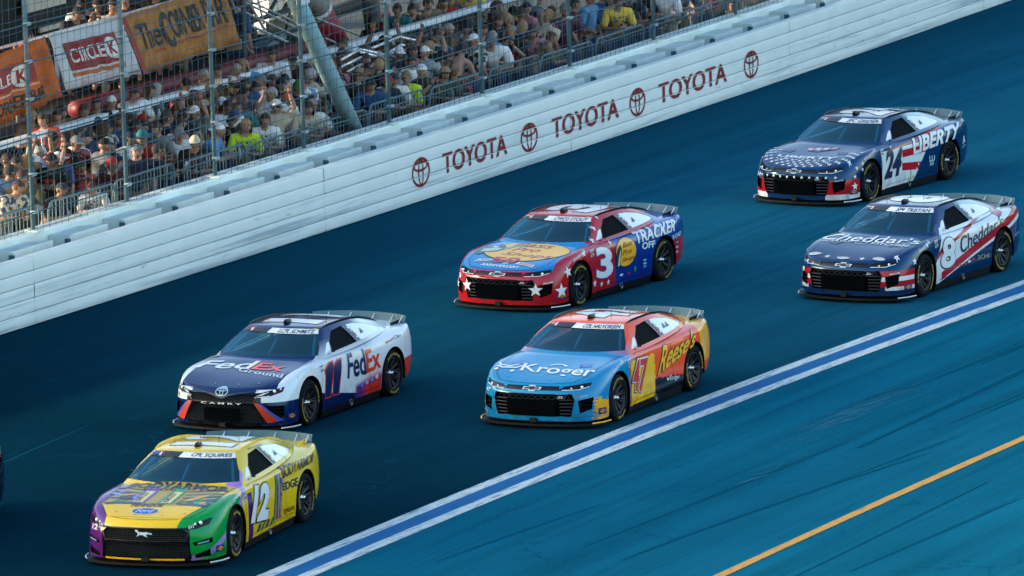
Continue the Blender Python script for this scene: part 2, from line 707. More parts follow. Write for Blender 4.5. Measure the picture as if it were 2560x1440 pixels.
for x in POSTX:
    p = MB()
    p.tube([(x, yfence(x), 1.20), (x, yfence(x) + .0, 6.4)], .037, 10)
    po = p.build('post', GALV, fence, True)
    MB().box((x, yfence(x) + .02, 1.213), (.26, .24, .03)).build('post_base', CONC, po)
    for i in range(8):
        z = 1.52 + i * .62
        MB().box((x, yfence(x) + .03, z), (.13, .09, .05)).build('cable_clamp', mat('clamp_steel', (.22, .32, .36), .5, metal=.3), po)
for i in range(8):
    z = 1.52 + i * .62
    pts = []
    for a, b2 in zip(POSTX, POSTX[1:]):
        for t in (0, .5):
            x = a + (b2 - a) * t
            pts.append((x, yfence(x) + .06, z - (.018 if t else 0)))
    MB().tube(pts, .013, 5).build('cable', WIRE, fence)
wm = MB()
z = 1.24
rw = random.Random(3)
while z < 6.3:
    pts = []
    x = -1.5
    while x > -44:
        pts.append((x, yfence(x) + .05 + rw.uniform(-.008, .008), z + rw.uniform(-.012, .012)))
        x -= .9
    wm.tube(pts, .0052, 3, False)
    z += .205
x = -1.5
while x > -44:
    wm.tube([(x, yfence(x) + .055, 1.18), (x + rw.uniform(-.01, .01), yfence(x) + .055, 3.5), (x, yfence(x) + .055, 6.3)], .0042, 3, False)
    x -= .215
o = wm.build('wire_mesh', WIRE, fence)
tag(o, kind='stuff')

# walkway and decks behind the fence
CON = mat('walkway_concrete', (.045, .055, .06), .85, var=.2, vscale=2)
w = MB().sheet([[(20, -13.3, 0.0), (20, -45, 0.0)], [(-80, -13.3, 0.0), (-80, -45, 0.0)]]).build('walkway', CON)
tag(w, kind='structure')
# crowd barriers
TUBE = mat('crowd_barrier_steel', (.085, .15, .18), .55, metal=.1)
xb = -3.6
k = 0
rb = random.Random(11)
cbm = MB()
fr_ = [(0, 0, .05), (0, 0, 1.05), (-.06, 0, 1.16), (-.14, 0, 1.2), (-2.16, 0, 1.2), (-2.24, 0, 1.16), (-2.3, 0, 1.05), (-2.3, 0, .05)]
fm = MB().tube(fr_, .021, 6)
fm.tube([(0, 0, .22), (-2.3, 0, .22)], .017, 6)
fm.tube([(-.05, -.25, .02), (-.05, .25, .02)], .02, 5).tube([(-2.25, -.25, .02), (-2.25, .25, .02)], .02, 5)
frame_me = fm.mesh('frame')
frame_me.materials.append(TUBE)
bmx = MB()
for i in range(17):
    bmx.tube([(-.13 - i * .127, 0, .22), (-.13 - i * .127, 0, 1.19)], .0085, 5)
bars_me = bmx.mesh('bars')
bars_me.materials.append(TUBE)
while xb > -44:
    t = thing('crowd_barrier', ORD[k] + ' grey steel crowd barrier from the left, standing behind the catch fence', 'barrier', (xb, yfence(xb) - .75 + rb.uniform(-.1, .1), .16 + rb.uniform(-.02, .05)), rb.uniform(-.03, .03), 'crowd barriers behind the catch fence')
    t.rotation_euler.x = rb.uniform(-.05, .05)
    link('frame', frame_me, None, t)
    o = link('bars', bars_me, None, t)
    tag(o, kind='stuff')
    xb -= 2.42
    k += 1

# lower viewing deck with a white counter rail
DECKW = mat('deck_dark_timber', (.022, .028, .032), .7, var=.3, vscale=4)
ALU = mat('aluminium_rail', (.62, .66, .68), .35, metal=.6)
WHITER = mat('white_counter', (.66, .70, .72), .5, var=.1)
deck = thing('lower_deck', 'dark raised viewing deck with white counter rail and chain link front', 'deck', (0, 0, 0))
MB().box((-24, -18.0, .21), (44, 2.6, .42)).build('deck_floor', DECKW, deck)
for a, b2 in ((-8.0, -19.6), (-20.3, -33.5)):
    MB().box(((a + b2) / 2, -16.62, 1.77), (abs(b2 - a), .16, .10)).build('counter', WHITER, deck)
for i in range(15):
    x = -8.2 - i * 1.78
    MB().tube([(x, -16.62, .0), (x, -16.62, 1.72)], .03, 6).build('rail_post', ALU, deck)
ch = MB()
x = -8.0
while x > -33.5:
    for d in (1, -1):
        ch.tube([(x, -16.60, .65 if d > 0 else 1.70), (x - 1.05, -16.60, 1.70 if d > 0 else .65)], .006, 3, False)
    x -= .14
o = ch.build('chain_link', mat('chain_link_wire', (.16, .20, .22), .5, metal=.3), deck)
tag(o, kind='stuff')
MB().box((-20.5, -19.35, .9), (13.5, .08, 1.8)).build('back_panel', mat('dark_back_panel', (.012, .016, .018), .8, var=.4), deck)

# upper bar deck, banners on its front
up_ = thing('upper_deck', 'dark upper bar deck with pale panels standing above the banners', 'deck', (0, 0, 0))
MB().box((-21.0, -20.3, 1.50), (14.0, 4.0, .2)).build('deck_floor', DECKW, up_)
for x in (-12.5, -15.9, -19.2, -22.4, -24.8):
    MB().tube([(x, -18.35, 0), (x, -18.35, 3.0)], .05, 8).build('deck_post', mat('dark_steel', (.05, .07, .08), .5), up_)
MB().tube([(-9, -18.3, 2.98), (-24.9, -18.3, 3.02)], .03, 6).build('rail', ALU, up_)
PALE = mat('pale_wall_panel', (.80, .74, .64), .7, var=.08)
for q in (((0, -30), (60, 0)), ):
    pass
for (a0, b0), (a1, b1) in (((66, -30), (166, 40)), ((104, 48), (178, 84))):
    q0, q1 = at_y(a0, b1, -22.0), at_y(a1, b0, -22.0)
    MB().box(((q0.x + q1.x) / 2, -22.05, (q0.z + q1.z) / 2), (abs(q0.x - q1.x), .06, abs(q1.z - q0.z) * .75)).build('wall_panel', PALE, up_)
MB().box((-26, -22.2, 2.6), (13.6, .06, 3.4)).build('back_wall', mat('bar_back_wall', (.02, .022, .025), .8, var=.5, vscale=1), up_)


def hang(name, corners, cols, label, cat, n=24, sag=.03, y=-18.12):
    pass


def banner(px_corners, Y, label, m, wob, n=22):
    """cloth hung on the rail: corners given bottom-left, bottom-right, top-right, top-left as seen from the track"""
    P = [at_y(px, py, Y) for px, py in px_corners]
    def pt(s, t, off=0):
        q = (P[0] * (1 - s) + P[1] * s) * (1 - t) + (P[3] * (1 - s) + P[2] * s) * t
        q = q.copy()
        q.y += off + wob * math.sin(s * 19 + t * 2) * (1 - .6 * t) + wob * .6 * math.sin(s * 41 + 1)
        q.z -= .03 * math.sin(PI * s) * t * 0 + .012 * math.sin(s * 33) * (1 - t)
        return q
    rows = [[pt(i / n, t / 6) for i in range(n + 1)] for t in range(7)]
    o = MB().sheet(rows).build('banner', m, None, True)
    md = o.modifiers.new('thickness', 'SOLIDIFY')
    md.thickness = .006
    tag(o, label, 'banner', 'banners hung along the deck front')
    return o, pt


def banner_print(o, pt, name, col, V, F, off=.02):
    bm = bmesh.new()
    vs = [bm.verts.new((u, v, 0)) for u, v in V]
    for q in F:
        bm.faces.new([vs[i] for i in q])
    big = [f for f in bm.faces if len(f.verts) > 4]
    if big:
        bmesh.ops.triangulate(bm, faces=big)
    lo, hi = min(u for u, v in V), max(u for u, v in V)
    k = 0
    while k < 40:
        x = k / 40
        if lo < x < hi:
            bmesh.ops.bisect_plane(bm, geom=bm.verts[:] + bm.edges[:] + bm.faces[:], plane_co=(x, 0, 0), plane_no=(1, 0, 0))
        k += 1
    for v in bm.verts:
        v.co = pt(v.co.x, v.co.y, off)
    for f in bm.faces:
        f.normal_update()
        if f.normal.y < 0:
            f.normal_flip()
        f.smooth = True
    return from_bm(name, bm, mat('banner_ink_' + col.lstrip('#'), col, .6, var=.12), o)


def one(poly):
    return poly, [list(range(len(poly)))]


BW = mat('banner_white_cloth', (.50, .54, .58), .7, var=.08)
BT = mat('banner_tan_cloth', (.36, .145, .028), .75, var=.35, vscale=3)
BO = mat('banner_orange_cloth', (.50, .10, .006), .75, var=.3, vscale=3)
o, pt = banner([(163, 226), (355, 184), (300, 44), (118, 88)], -18.05, 'white banner with a red logo panel hung on the deck rail between two orange ones', BW, .03)
banner_print(o, pt, 'logo_panel', '#8e1d22', *one(box(.15, .30, .86, .80)))
banner_print(o, pt, 'logo_stripe', '#b0602c', *one(box(.15, .19, .86, .26)))
v, f = text2d('CIRCLE', .022)
banner_print(o, pt, 'logo_lettering', '#d8d8d6', [(.20 + s * .43, .43 + t * .25) for s, t in v], f, .028)
banner_print(o, pt, 'logo_disc', '#dcdcda', *one(disc2d(.735, .55, .105, .19)), .026)
v, f = text2d('K', .03)
banner_print(o, pt, 'logo_letter', '#8e1d22', [(.69 + s * .09, .44 + t * .22) for s, t in v], f, .034)
o, pt = banner([(356, 184), (602, 108), (556, -40), (300, 44)], -18.07, 'tan banner with dark lettering hung beside the white one', BT, .035)
v, f = text2d('The', .01, .2)
banner_print(o, pt, 'lettering', '#1c3038', [(.10 + s * .19, .36 + t * .44) for s, t in v], f)
v, f = text2d('C', .025)
banner_print(o, pt, 'lettering', '#1c3038', [(.30 + s * .105, .27 + t * .62) for s, t in v], f)
v, f = text2d('ORNER', .018)
banner_print(o, pt, 'lettering', '#1c3038', [(.41 + s * .30, .40 + t * .46) for s, t in v], f)
v, f = text2d('BAR', .02)
banner_print(o, pt, 'lettering', '#1c3038', [(.745 + s * .195, .39 + t * .48) for s, t in v], f)
banner_print(o, pt, 'underline', '#9a3a26', *one(box(.20, .27, .29, .30)))
banner_print(o, pt, 'underline', '#9a3a26', *one(box(.42, .31, .93, .335)))
banner_print(o, pt, 'edge_stripe', '#9a3a34', *one(box(.0, .0, .035, 1)))
o, pt = banner([(-90, 352), (158, 240), (112, 90), (-90, 170)], -17.9, 'bright orange banner with red logo and dark lettering hung lowest', BO, .04)
banner_print(o, pt, 'logo_panel', '#a02420', *one(box(-.0, .42, .78, .78)))
banner_print(o, pt, 'logo_stripe', '#e0a080', *one(box(.1, .36, .80, .39)))
v, f = text2d('CIRCLE', .022)
banner_print(o, pt, 'logo_lettering', '#e4d8cc', [(.08 + s * .44, .50 + t * .16) for s, t in v], f, .028)
banner_print(o, pt, 'logo_disc', '#e8dcd0', *one(disc2d(.62, .58, .09, .165)), .026)
v, f = text2d('K', .03)
banner_print(o, pt, 'logo_letter', '#a02420', [(.58 + s * .08, .48 + t * .20) for s, t in v], f, .034)
v, f = text2d('CORNER BAR', .02)
banner_print(o, pt, 'lettering', '#2a2618', [(.25 + s * .62, .10 + t * .20) for s, t in v], f)

# red padded beam along the back of the lower deck
pts = [at_y(px, py, -17.9) for px, py in ((190, 275), (300, 246), (420, 216), (540, 186), (660, 152), (800, 112))]
o = MB().tube(pts, .17, 12).build('padded_beam', mat('red_padding', (.15, .008, .014), .55, var=.2), None, True)
tag(o, 'long red padded beam running behind the spectators under the banners', 'padded beam')

# added roof out of view, put in to shade the crowd and track
rf = thing('added_shade_roof', 'broad dark roof on slim columns, added out of view to shade decks and track', 'roof')
MB().box((-7.5, -20.6, 5.75), (105, 11.0, .22)).build('shade_roof_slab', mat('shade_roof_dark', (.06, .07, .075), .8, var=.2), rf)
for x in (-47.5, -41.5, 0.5, 14.0, 28.0, 42.0):
    MB().tube([(x, -25.6, 0), (x, -25.6, 5.66)], .09, 10).build('column', mat('shade_roof_column', (.12, .15, .16), .6), rf)

# leaning light mast, red sleeve, timber pole
o = MB().tube([at_y(897, 352, -13.75), at_y(740, 0, -13.75), at_y(640, -224, -13.75)], [.16, .165, .17], 16).build('leaning_mast', mat('mast_grey_paint', (.26, .44, .50), .45, var=.06), None, True)
tag(o, 'thick pale grey steel mast leaning in front of the crowd', 'mast')
mt = MB().box(at_y(757, -6, -13.55), (.34, .1, .22)).build('mast_sign', mat('sign_grey', (.5, .56, .58), .5), o)
sl = thing('red_column', 'leaning red column with a white band beside the grey mast', 'column')
MB().tube([at_y(846, 120, -19.0), at_y(800, 28, -19.0)], [.26, .24], 12).build('sleeve', mat('red_sleeve', (.40, .03, .04), .6), sl, True)
MB().tube([at_y(800, 28, -19.0), at_y(796, 20, -19.0)], [.25, .25], 12).build('band', WHITER, sl, True)
MB().tube([at_y(796, 20, -19.0), at_y(770, -40, -19.0)], [.24, .22], 12).build('column_top', mat('grey_column', (.30, .30, .29), .7), sl, True)
o = MB().tube([at_y(940, 110, -19.4), at_y(925, 0, -19.4), at_y(915, -60, -19.4)], [.17, .18, .19], 12).build('timber_pole', mat('weathered_timber', (.12, .12, .11), .8, var=.4, vscale=8), None, True)
tag(o, 'weathered grey timber pole standing behind the counter rail', 'pole')

# sunlit tents behind
TENT = mat('sunlit_tent_cloth', (.86, .80, .68), .8)
for x0, x1, y0, y1, Y, w_ in ((572, 700, -60, 140, -26, 'a dark truss'), (690, 795, -60, 128, -27.5, 'the grey mast'), (800, 935, -60, 112, -26.5, 'the red column'), (935, 1135, -60, 6, -28, 'the counter rail')):
    c0, c1 = at_y((x0 + x1) / 2, y1, Y), at_y((x0 + x1) / 2, y0, Y)
    o = MB().box((0, 0, 0), (.5, (x1 - x0) / 131 / .80, c1.z - c0.z)).build('tent_wall', TENT)
    o.location = (c0.x, c0.y, (c0.z + c1.z) / 2)
    o.rotation_euler = (0, 0, math.radians(-12))
    tag(o, 'pale sunlit tent wall rising behind %s' % w_, 'tent', 'pale tents behind the decks')
# scaffold stair and dark trusses
st = thing('scaffold_stair', 'aluminium scaffold stair with handrails beside the tan banner', 'stair')
for a, b2, r in (((575, -10), (622, 128), .03), ((612, -10), (672, 92), .03), ((640, -20), (660, 60), .025), ((592, 48), (745, 118), .028), ((590, 20), (770, 105), .02), ((600, 0), (742, 70), .022), ((618, 0), (745, 58), .02), ((790, 45), (1000, 130), .02), ((812, 95), (845, 110), .02)):
    MB().tube([at_y(*a, -18.6), at_y(*b2, -18.6)], r, 6).build('handrail', ALU, st)
for k in range(4):
    c0 = at_y(628 + k * 26, 118 - k * 3, -19.0)
    MB().box(c0, (.55, .5, .05)).build('tread', mat('tread_grey', (.25, .30, .32), .5), st)
MB().box(at_y(655, 122, -18.8), (1.5, .3, .16), Matrix.Rotation(.25, 3, 'Y')).build('stringer', mat('stringer_grey', (.16, .22, .26), .5), st)
tr = thing('roof_truss', 'dark steel truss crossing behind the grey mast', 'truss')
for a, b2, r in (((560, 75), (800, 0), .05), ((668, 40), (690, 0), .04), ((700, 38), (730, -10), .04), ((705, 118), (728, 20), .03), ((800, 45), (930, -5), .13), ((640, 105), (790, 62), .035)):
    MB().tube([at_y(*a, -21.0), at_y(*b2, -21.0)], r, 6).build('truss_bar', mat('truss_dark', (.016, .018, .020), .6), tr)
MB().box(at_y(700, 78, -21.2), (1.1, .06, .5)).build('timber_panel', mat('brown_panel', (.20, .12, .05), .7, var=.3), tr)
# aluminium bleacher rails between the mast and the counter
bl = thing('bleacher_rails', 'bright aluminium bleacher handrails zigzagging through the crowd beside the mast', 'handrails')
BRI = mat('bright_aluminium', (.72, .76, .78), .3, metal=.5)
for a, b2 in (((852, 150), (900, 123)), ((900, 123), (997, 145)), ((900, 130), (980, 152)), ((852, 168), (902, 143)), ((868, 180), (905, 160)), ((930, 120), (1000, 92)), ((1000, 92), (1128, 122)), ((975, 130), (1003, 112)), ((1003, 112), (1090, 132)), ((930, 162), (960, 172)), ((905, 185), (916, 178)), ((1020, 128), (1050, 136)), ((960, 138), (1012, 124)), ((985, 176), (1030, 190))):
    MB().tube([at_y(*a, -15.6), at_y(*b2, -15.6)], .026, 7).build('handrail', BRI, bl, True)
for a, b2 in (((902, 123), (940, 200)), ((1000, 92), (1010, 150))):
    MB().tube([at_y(*a, -15.65), at_y(*b2, -15.65)], .03, 7).build('upright', mat('upright_grey', (.16, .24, .28), .4, metal=.3), bl)
# ------------------------------------------------------------------ stock car geometry (x forward, y left, z up)
RING_E = [(2.33, 0, .665), (2.315, .28, .667), (2.25, .58, .675), (2.09, .80, .715), (1.88, .915, .79), (1.63, .955, .845), (1.397, .968, .868), (1.10, .957, .885), (.85, .937, .892),
          (.40, .927, .892), (-.30, .927, .897), (-.95, .947, .925), (-1.397, .965, .95), (-1.85, .945, .968), (-2.28, .84, .968), (-2.38, .60, .985), (-2.42, .30, 1.0), (-2.43, 0, 1.0)]
RING_D = [(2.40, 0, .585), (2.385, .30, .585), (2.32, .60, .587), (2.16, .845, .60), (1.93, .955, .63), (1.70, .990, .655), (1.397, 1.0, .67), (1.05, .988, .68), (.80, .968, .69),
          (.40, .958, .70), (-.30, .962, .72), (-.95, .982, .76), (-1.397, 1.0, .785), (-1.85, .985, .80), (-2.36, .87, .80), (-2.46, .60, .80), (-2.49, .30, .80), (-2.50, 0, .80)]
RING_C = [(2.415, 0, .42), (2.40, .30, .42), (2.335, .61, .42), (2.19, .865, .42), (1.96, .968, .42), (1.74, .998, .42), (1.397, 1.003, .42), (1.03, .985, .42), (.78, .965, .42),
          (.40, .955, .42), (-.30, .957, .43), (-.98, .978, .44), (-1.397, 1.003, .46), (-1.85, .985, .48), (-2.36, .87, .50), (-2.45, .60, .5), (-2.48, .30, .5), (-2.49, 0, .5)]
RING_B = [(2.40, 0, .25), (2.385, .30, .25), (2.325, .61, .25), (2.19, .875, .25), (1.96, .978, .25), (1.74, 1.0, .25), (1.397, 1.0, .25), (1.03, .985, .25), (.78, .965, .25),
          (.40, .955, .24), (-.30, .955, .24), (-.98, .97, .26), (-1.397, .99, .28), (-1.85, .975, .32), (-2.34, .86, .36), (-2.42, .60, .38), (-2.44, .30, .38), (-2.45, 0, .38)]
RING_A = [(2.37, 0, .12), (2.355, .30, .12), (2.30, .60, .12), (2.17, .87, .12), (1.95, .97, .13), (1.74, .99, .14), (1.397, .985, .14), (1.03, .965, .14), (.78, .945, .14),
          (.40, .94, .14), (-.30, .94, .14), (-.98, .95, .15), (-1.397, .97, .18), (-1.85, .95, .22), (-2.30, .84, .26), (-2.38, .60, .28), (-2.40, .30, .28), (-2.41, 0, .28)]
FR = (0, .42, .78, 1.0)
# hood / deck rows: station, centre x, centre z, z at .42, z at .78
ROWS = [(4, 2.06, .740, .748, .785), (5, 1.80, .795, .805, .838), (6, 1.52, .842, .850, .872), (7, 1.26, .898, .900, .904), (8, 1.10, .938, .938, .935),
        (9, .45, .93, .93, .915), (10, -.30, .95, .95, .93), (11, -.95, .975, .975, .96), (12, -1.40, 1.0, 1.0, .985), (13, -1.85, 1.012, 1.012, .998)]


def cage_grid(bm, rows):
    vs = [[bm.verts.new(p) for p in r] for r in rows]
    for i in range(len(rows) - 1):
        for j in range(len(rows[0]) - 1):
            q = [vs[i][j], vs[i][j + 1], vs[i + 1][j + 1], vs[i + 1][j]]
            bm.faces.new(q)
    return vs


def subdivide(bm, levels, creases=()):
    """mirror in y, merge, set creases and evaluate a Catmull-Clark surface"""
    geom = bm.verts[:] + bm.edges[:] + bm.faces[:]
    d = bmesh.ops.duplicate(bm, geom=geom)
    for g in d['geom']:
        if isinstance(g, bmesh.types.BMVert):
            g.co.y *= -1
    bmesh.ops.reverse_faces(bm, faces=[g for g in d['geom'] if isinstance(g, bmesh.types.BMFace)])
    bmesh.ops.remove_doubles(bm, verts=bm.verts, dist=2e-4)
    bmesh.ops.recalc_face_normals(bm, faces=bm.faces)
    cl = bm.edges.layers.float.get('crease_edge') or bm.edges.layers.float.new('crease_edge')
    for line, w in creases:
        keys = [(round(p[0], 3), round(abs(p[1]), 3), round(p[2], 3)) for p in line]
        pairs = set(zip(keys, keys[1:])) | set(zip(keys[1:], keys))
        for e in bm.edges:
            a, b = [(round(v.co.x, 3), round(abs(v.co.y), 3), round(v.co.z, 3)) for v in e.verts]
            if (a, b) in pairs:
                e[cl] = w
    me = bpy.data.meshes.new('shell')
    bm.to_mesh(me)
    bm.free()
    o = bpy.data.objects.new('shell', me)
    COL.objects.link(o)
    sub = o.modifiers.new('s', 'SUBSURF')
    sub.levels = levels
    sub.render_levels = levels
    sub.boundary_smooth = 'PRESERVE_CORNERS'
    dg = bpy.context.evaluated_depsgraph_get()
    out = bmesh.new()
    m2 = bpy.data.meshes.new_from_object(o.evaluated_get(dg))
    out.from_mesh(m2)
    bpy.data.objects.remove(o)
    bpy.data.meshes.remove(me)
    bpy.data.meshes.remove(m2)
    for f in out.faces:
        f.smooth = True
    return out


def tub_bm():
    bm = bmesh.new()
    cage_grid(bm, [RING_A, RING_B, RING_C, RING_D, RING_E])
    rows = [[RING_E[0], RING_E[1], RING_E[2], RING_E[3]]]
    for k, cx, z0, z1, z2 in ROWS:
        ex, ey, ez = RING_E[k]
        zs = (z0, z1, z2, ez)
        rows.append([(cx + (ex - cx) * f ** 2.2, ey * f, zs[i]) if f < 1 else RING_E[k] for i, f in enumerate(FR)])
    rows.append([RING_E[17], RING_E[16], RING_E[15], RING_E[14]])
    cage_grid(bm, rows)
    return subdivide(bm, 2, [(RING_E[:5], .65), (RING_E[4:13], .35), (RING_E[13:], .8), (RING_A, 1), (RING_D[:14], .25)])


G0 = [(1.13, 0, .90), (1.07, .45, .90), (.90, .87, .90), (.40, .90, .905), (-.10, .905, .915), (-.60, .90, .94), (-1.10, .865, .965), (-1.60, .765, .985), (-1.96, .60, .995), (-2.05, .3, 1.0), (-2.07, 0, 1.0)]
G2 = [(.37, 0, 1.305), (.35, .32, 1.305), (.25, .61, 1.292), (.05, .645, 1.298), (-.20, .655, 1.303), (-.50, .645, 1.298), (-.76, .62, 1.283), (-1.00, .585, 1.252), (-1.18, .53, 1.215), (-1.2, .27, 1.228), (-1.2, 0, 1.232)]


def lerp3(a, b, t, bulge=0):
    return (a[0] + (b[0] - a[0]) * t + (bulge if a[0] > .9 else 0), a[1] + (b[1] - a[1]) * t + (bulge if abs(a[1]) > .4 else 0), a[2] + (b[2] - a[2]) * t + bulge)


def house_bm():
    bm = bmesh.new()
    r1 = [lerp3(a, b, .36, .012) for a, b in zip(G0, G2)]
    r2 = [lerp3(a, b, .72, .012) for a, b in zip(G0, G2)]
    cage_grid(bm, [G0, r1, r2, G2])
    rows = [[G2[0], G2[1], G2[2]]]
    for k in range(3, 8):
        ex, ey, ez = G2[k]
        h = .028 if k < 6 else .02
        rows.append([(ex + (.05 if k < 5 else 0), 0, ez + h), (ex + (.04 if k < 5 else 0), ey * .55, ez + h * .75), G2[k]])
    rows.append([G2[10], G2[9], G2[8]])
    cage_grid(bm, rows)
    return subdivide(bm, 2, [([G0[2], r1[2], r2[2], G2[2]], .55), ([G0[8], r1[8], r2[8], G2[8]], .6), (G2[2:9], .45), (G2[:3], .5), (G2[8:], .4), (G0, 1)])


def cut_poly(bm, poly, axes, region):
    """cut a convex polygon (2d, in the given two axes) into the faces accepted by region; returns the faces inside"""
    ia, ib = axes
    n = len(poly)
    area = sum(poly[i][0] * poly[(i + 1) % n][1] - poly[(i + 1) % n][0] * poly[i][1] for i in range(n))
    if area < 0:
        poly = poly[::-1]
    umin, umax = min(p[0] for p in poly) - .12, max(p[0] for p in poly) + .12
    vmin, vmax = min(p[1] for p in poly) - .12, max(p[1] for p in poly) + .12
    cand = []
    bm.normal_update()
    for f in bm.faces:
        c = f.calc_center_median()
        if umin < c[ia] < umax and vmin < c[ib] < vmax and region(c, f.normal):
            cand.append(f)
    for i in range(n):
        a, b = poly[i], poly[(i + 1) % n]
        no = Vector((0, 0, 0))
        no[ia], no[ib] = (b[1] - a[1]), -(b[0] - a[0])
        no.normalize()
        co = Vector((0, 0, 0))
        co[ia], co[ib] = a
        ed = {e for f in cand for e in f.edges}
        vs = {v for f in cand for v in f.verts}
        r = bmesh.ops.bisect_plane(bm, geom=list(cand) + list(ed) + list(vs), plane_co=co, plane_no=no, dist=1e-5)
        new = [g for g in r['geom'] if isinstance(g, bmesh.types.BMFace)]
        allf = {f for f in new if f.is_valid} | {f for f in cand if f.is_valid}
        cand = [f for f in allf if (f.calc_center_median() - co).dot(no) < 0]
    return cand


def take(bm, faces, off=0.0, delete=True):
    """lift faces out into a bmesh of their own"""
    out = bmesh.new()
    vm = {}
    for f in faces:
        for v in f.verts:
            if v not in vm:
                vm[v] = out.verts.new(v.co + v.normal * off)
    for f in faces:
        nf = out.faces.new([vm[v] for v in f.verts])
        nf.smooth = True
    if delete:
        bmesh.ops.delete(bm, geom=faces, context='FACES')
    return out


FRONT = lambda c, n: n.x > .2 and c.x > 1.6
LEFT = lambda c, n: n.y > .15 and c.y > .3
RIGHT = lambda c, n: n.y < -.15 and c.y < -.3


def flip(poly):
    return [(-y, z) for y, z in poly][::-1]


def bow_h(poly, d):
    return poly


DARK = mat('black_plastic', (.0018, .0036, .005), .6, spec=.15)
GLOSSBLACK = mat('gloss_black', (.0015, .003, .0045), .25, spec=.3)
CAVITY = mat('dark_opening', (.0008, .0016, .002), .9, spec=.05)
RUBBER = mat('tyre_rubber', (.0030, .0055, .0075), .8, var=.25, vscale=12, spec=.1)
RIMM = mat('black_rim', (.010, .014, .017), .4, metal=.5)
STEEL = mat('bare_steel', (.55, .57, .58), .3, metal=1)
POLY = mat('clear_grey_polycarbonate', (.05, .125, .16), .3, spec=.2, alpha=.85)
LAMP = mat('lamp_lens', (.75, .8, .82), .08, coat=1)
YELLOWP = mat('tyre_yellow_print', (.34, .27, .02), .7)
WHITEP = mat('white_print', (.80, .81, .80), .35, coat=.4)
GREENL = mat('green_tail_panel', (.02, .42, .20), .25, coat=.6)
CAGEM = mat('roll_cage_grey', (.14, .28, .34), .5)
SEATM = mat('seat_black', (.008, .020, .028), .6)

# glass: thin tinted sheet
gm = bpy.data.materials.new('windshield_glass')
gm.use_nodes = True
nt = gm.node_tree
nt.nodes.clear()
go = nt.nodes.new('ShaderNodeOutputMaterial')
gmix = nt.nodes.new('ShaderNodeMixShader')
gt = nt.nodes.new('ShaderNodeBsdfTransparent')
gt.inputs[0].default_value = (.36, .74, .88, 1)
gg = nt.nodes.new('ShaderNodeBsdfGlossy')
gg.inputs[0].default_value = (.28, .72, .90, 1)
gg.inputs['Roughness'].default_value = .05
fr = nt.nodes.new('ShaderNodeFresnel')
fr.inputs[0].default_value = 1.5
fa = nt.nodes.new('ShaderNodeMath')
fa.operation = 'MULTIPLY_ADD'
fa.inputs[1].default_value = 1.1
fa.inputs[2].default_value = .05
nt.links.new(fr.outputs[0], fa.inputs[0])
nt.links.new(fa.outputs[0], gmix.inputs[0])
nt.links.new(gt.outputs[0], gmix.inputs[1])
nt.links.new(gg.outputs[0], gmix.inputs[2])
nt.links.new(gmix.outputs[0], go.inputs[0])
GLASS = gm
QUARTER = mat('pale_quarter_window', (.62, .66, .66), .2, coat=.6)

# window net: black webbing with small gaps
nm = mat('window_net_black', (.0012, .0025, .0035), .8, spec=.1)


def hexp(h):
    """paint colour"""
    r, g_, b_ = hexc(h)
    return (.82 * r ** 1.3, .86 * g_ ** 1.25, .88 * b_ ** 1.2)


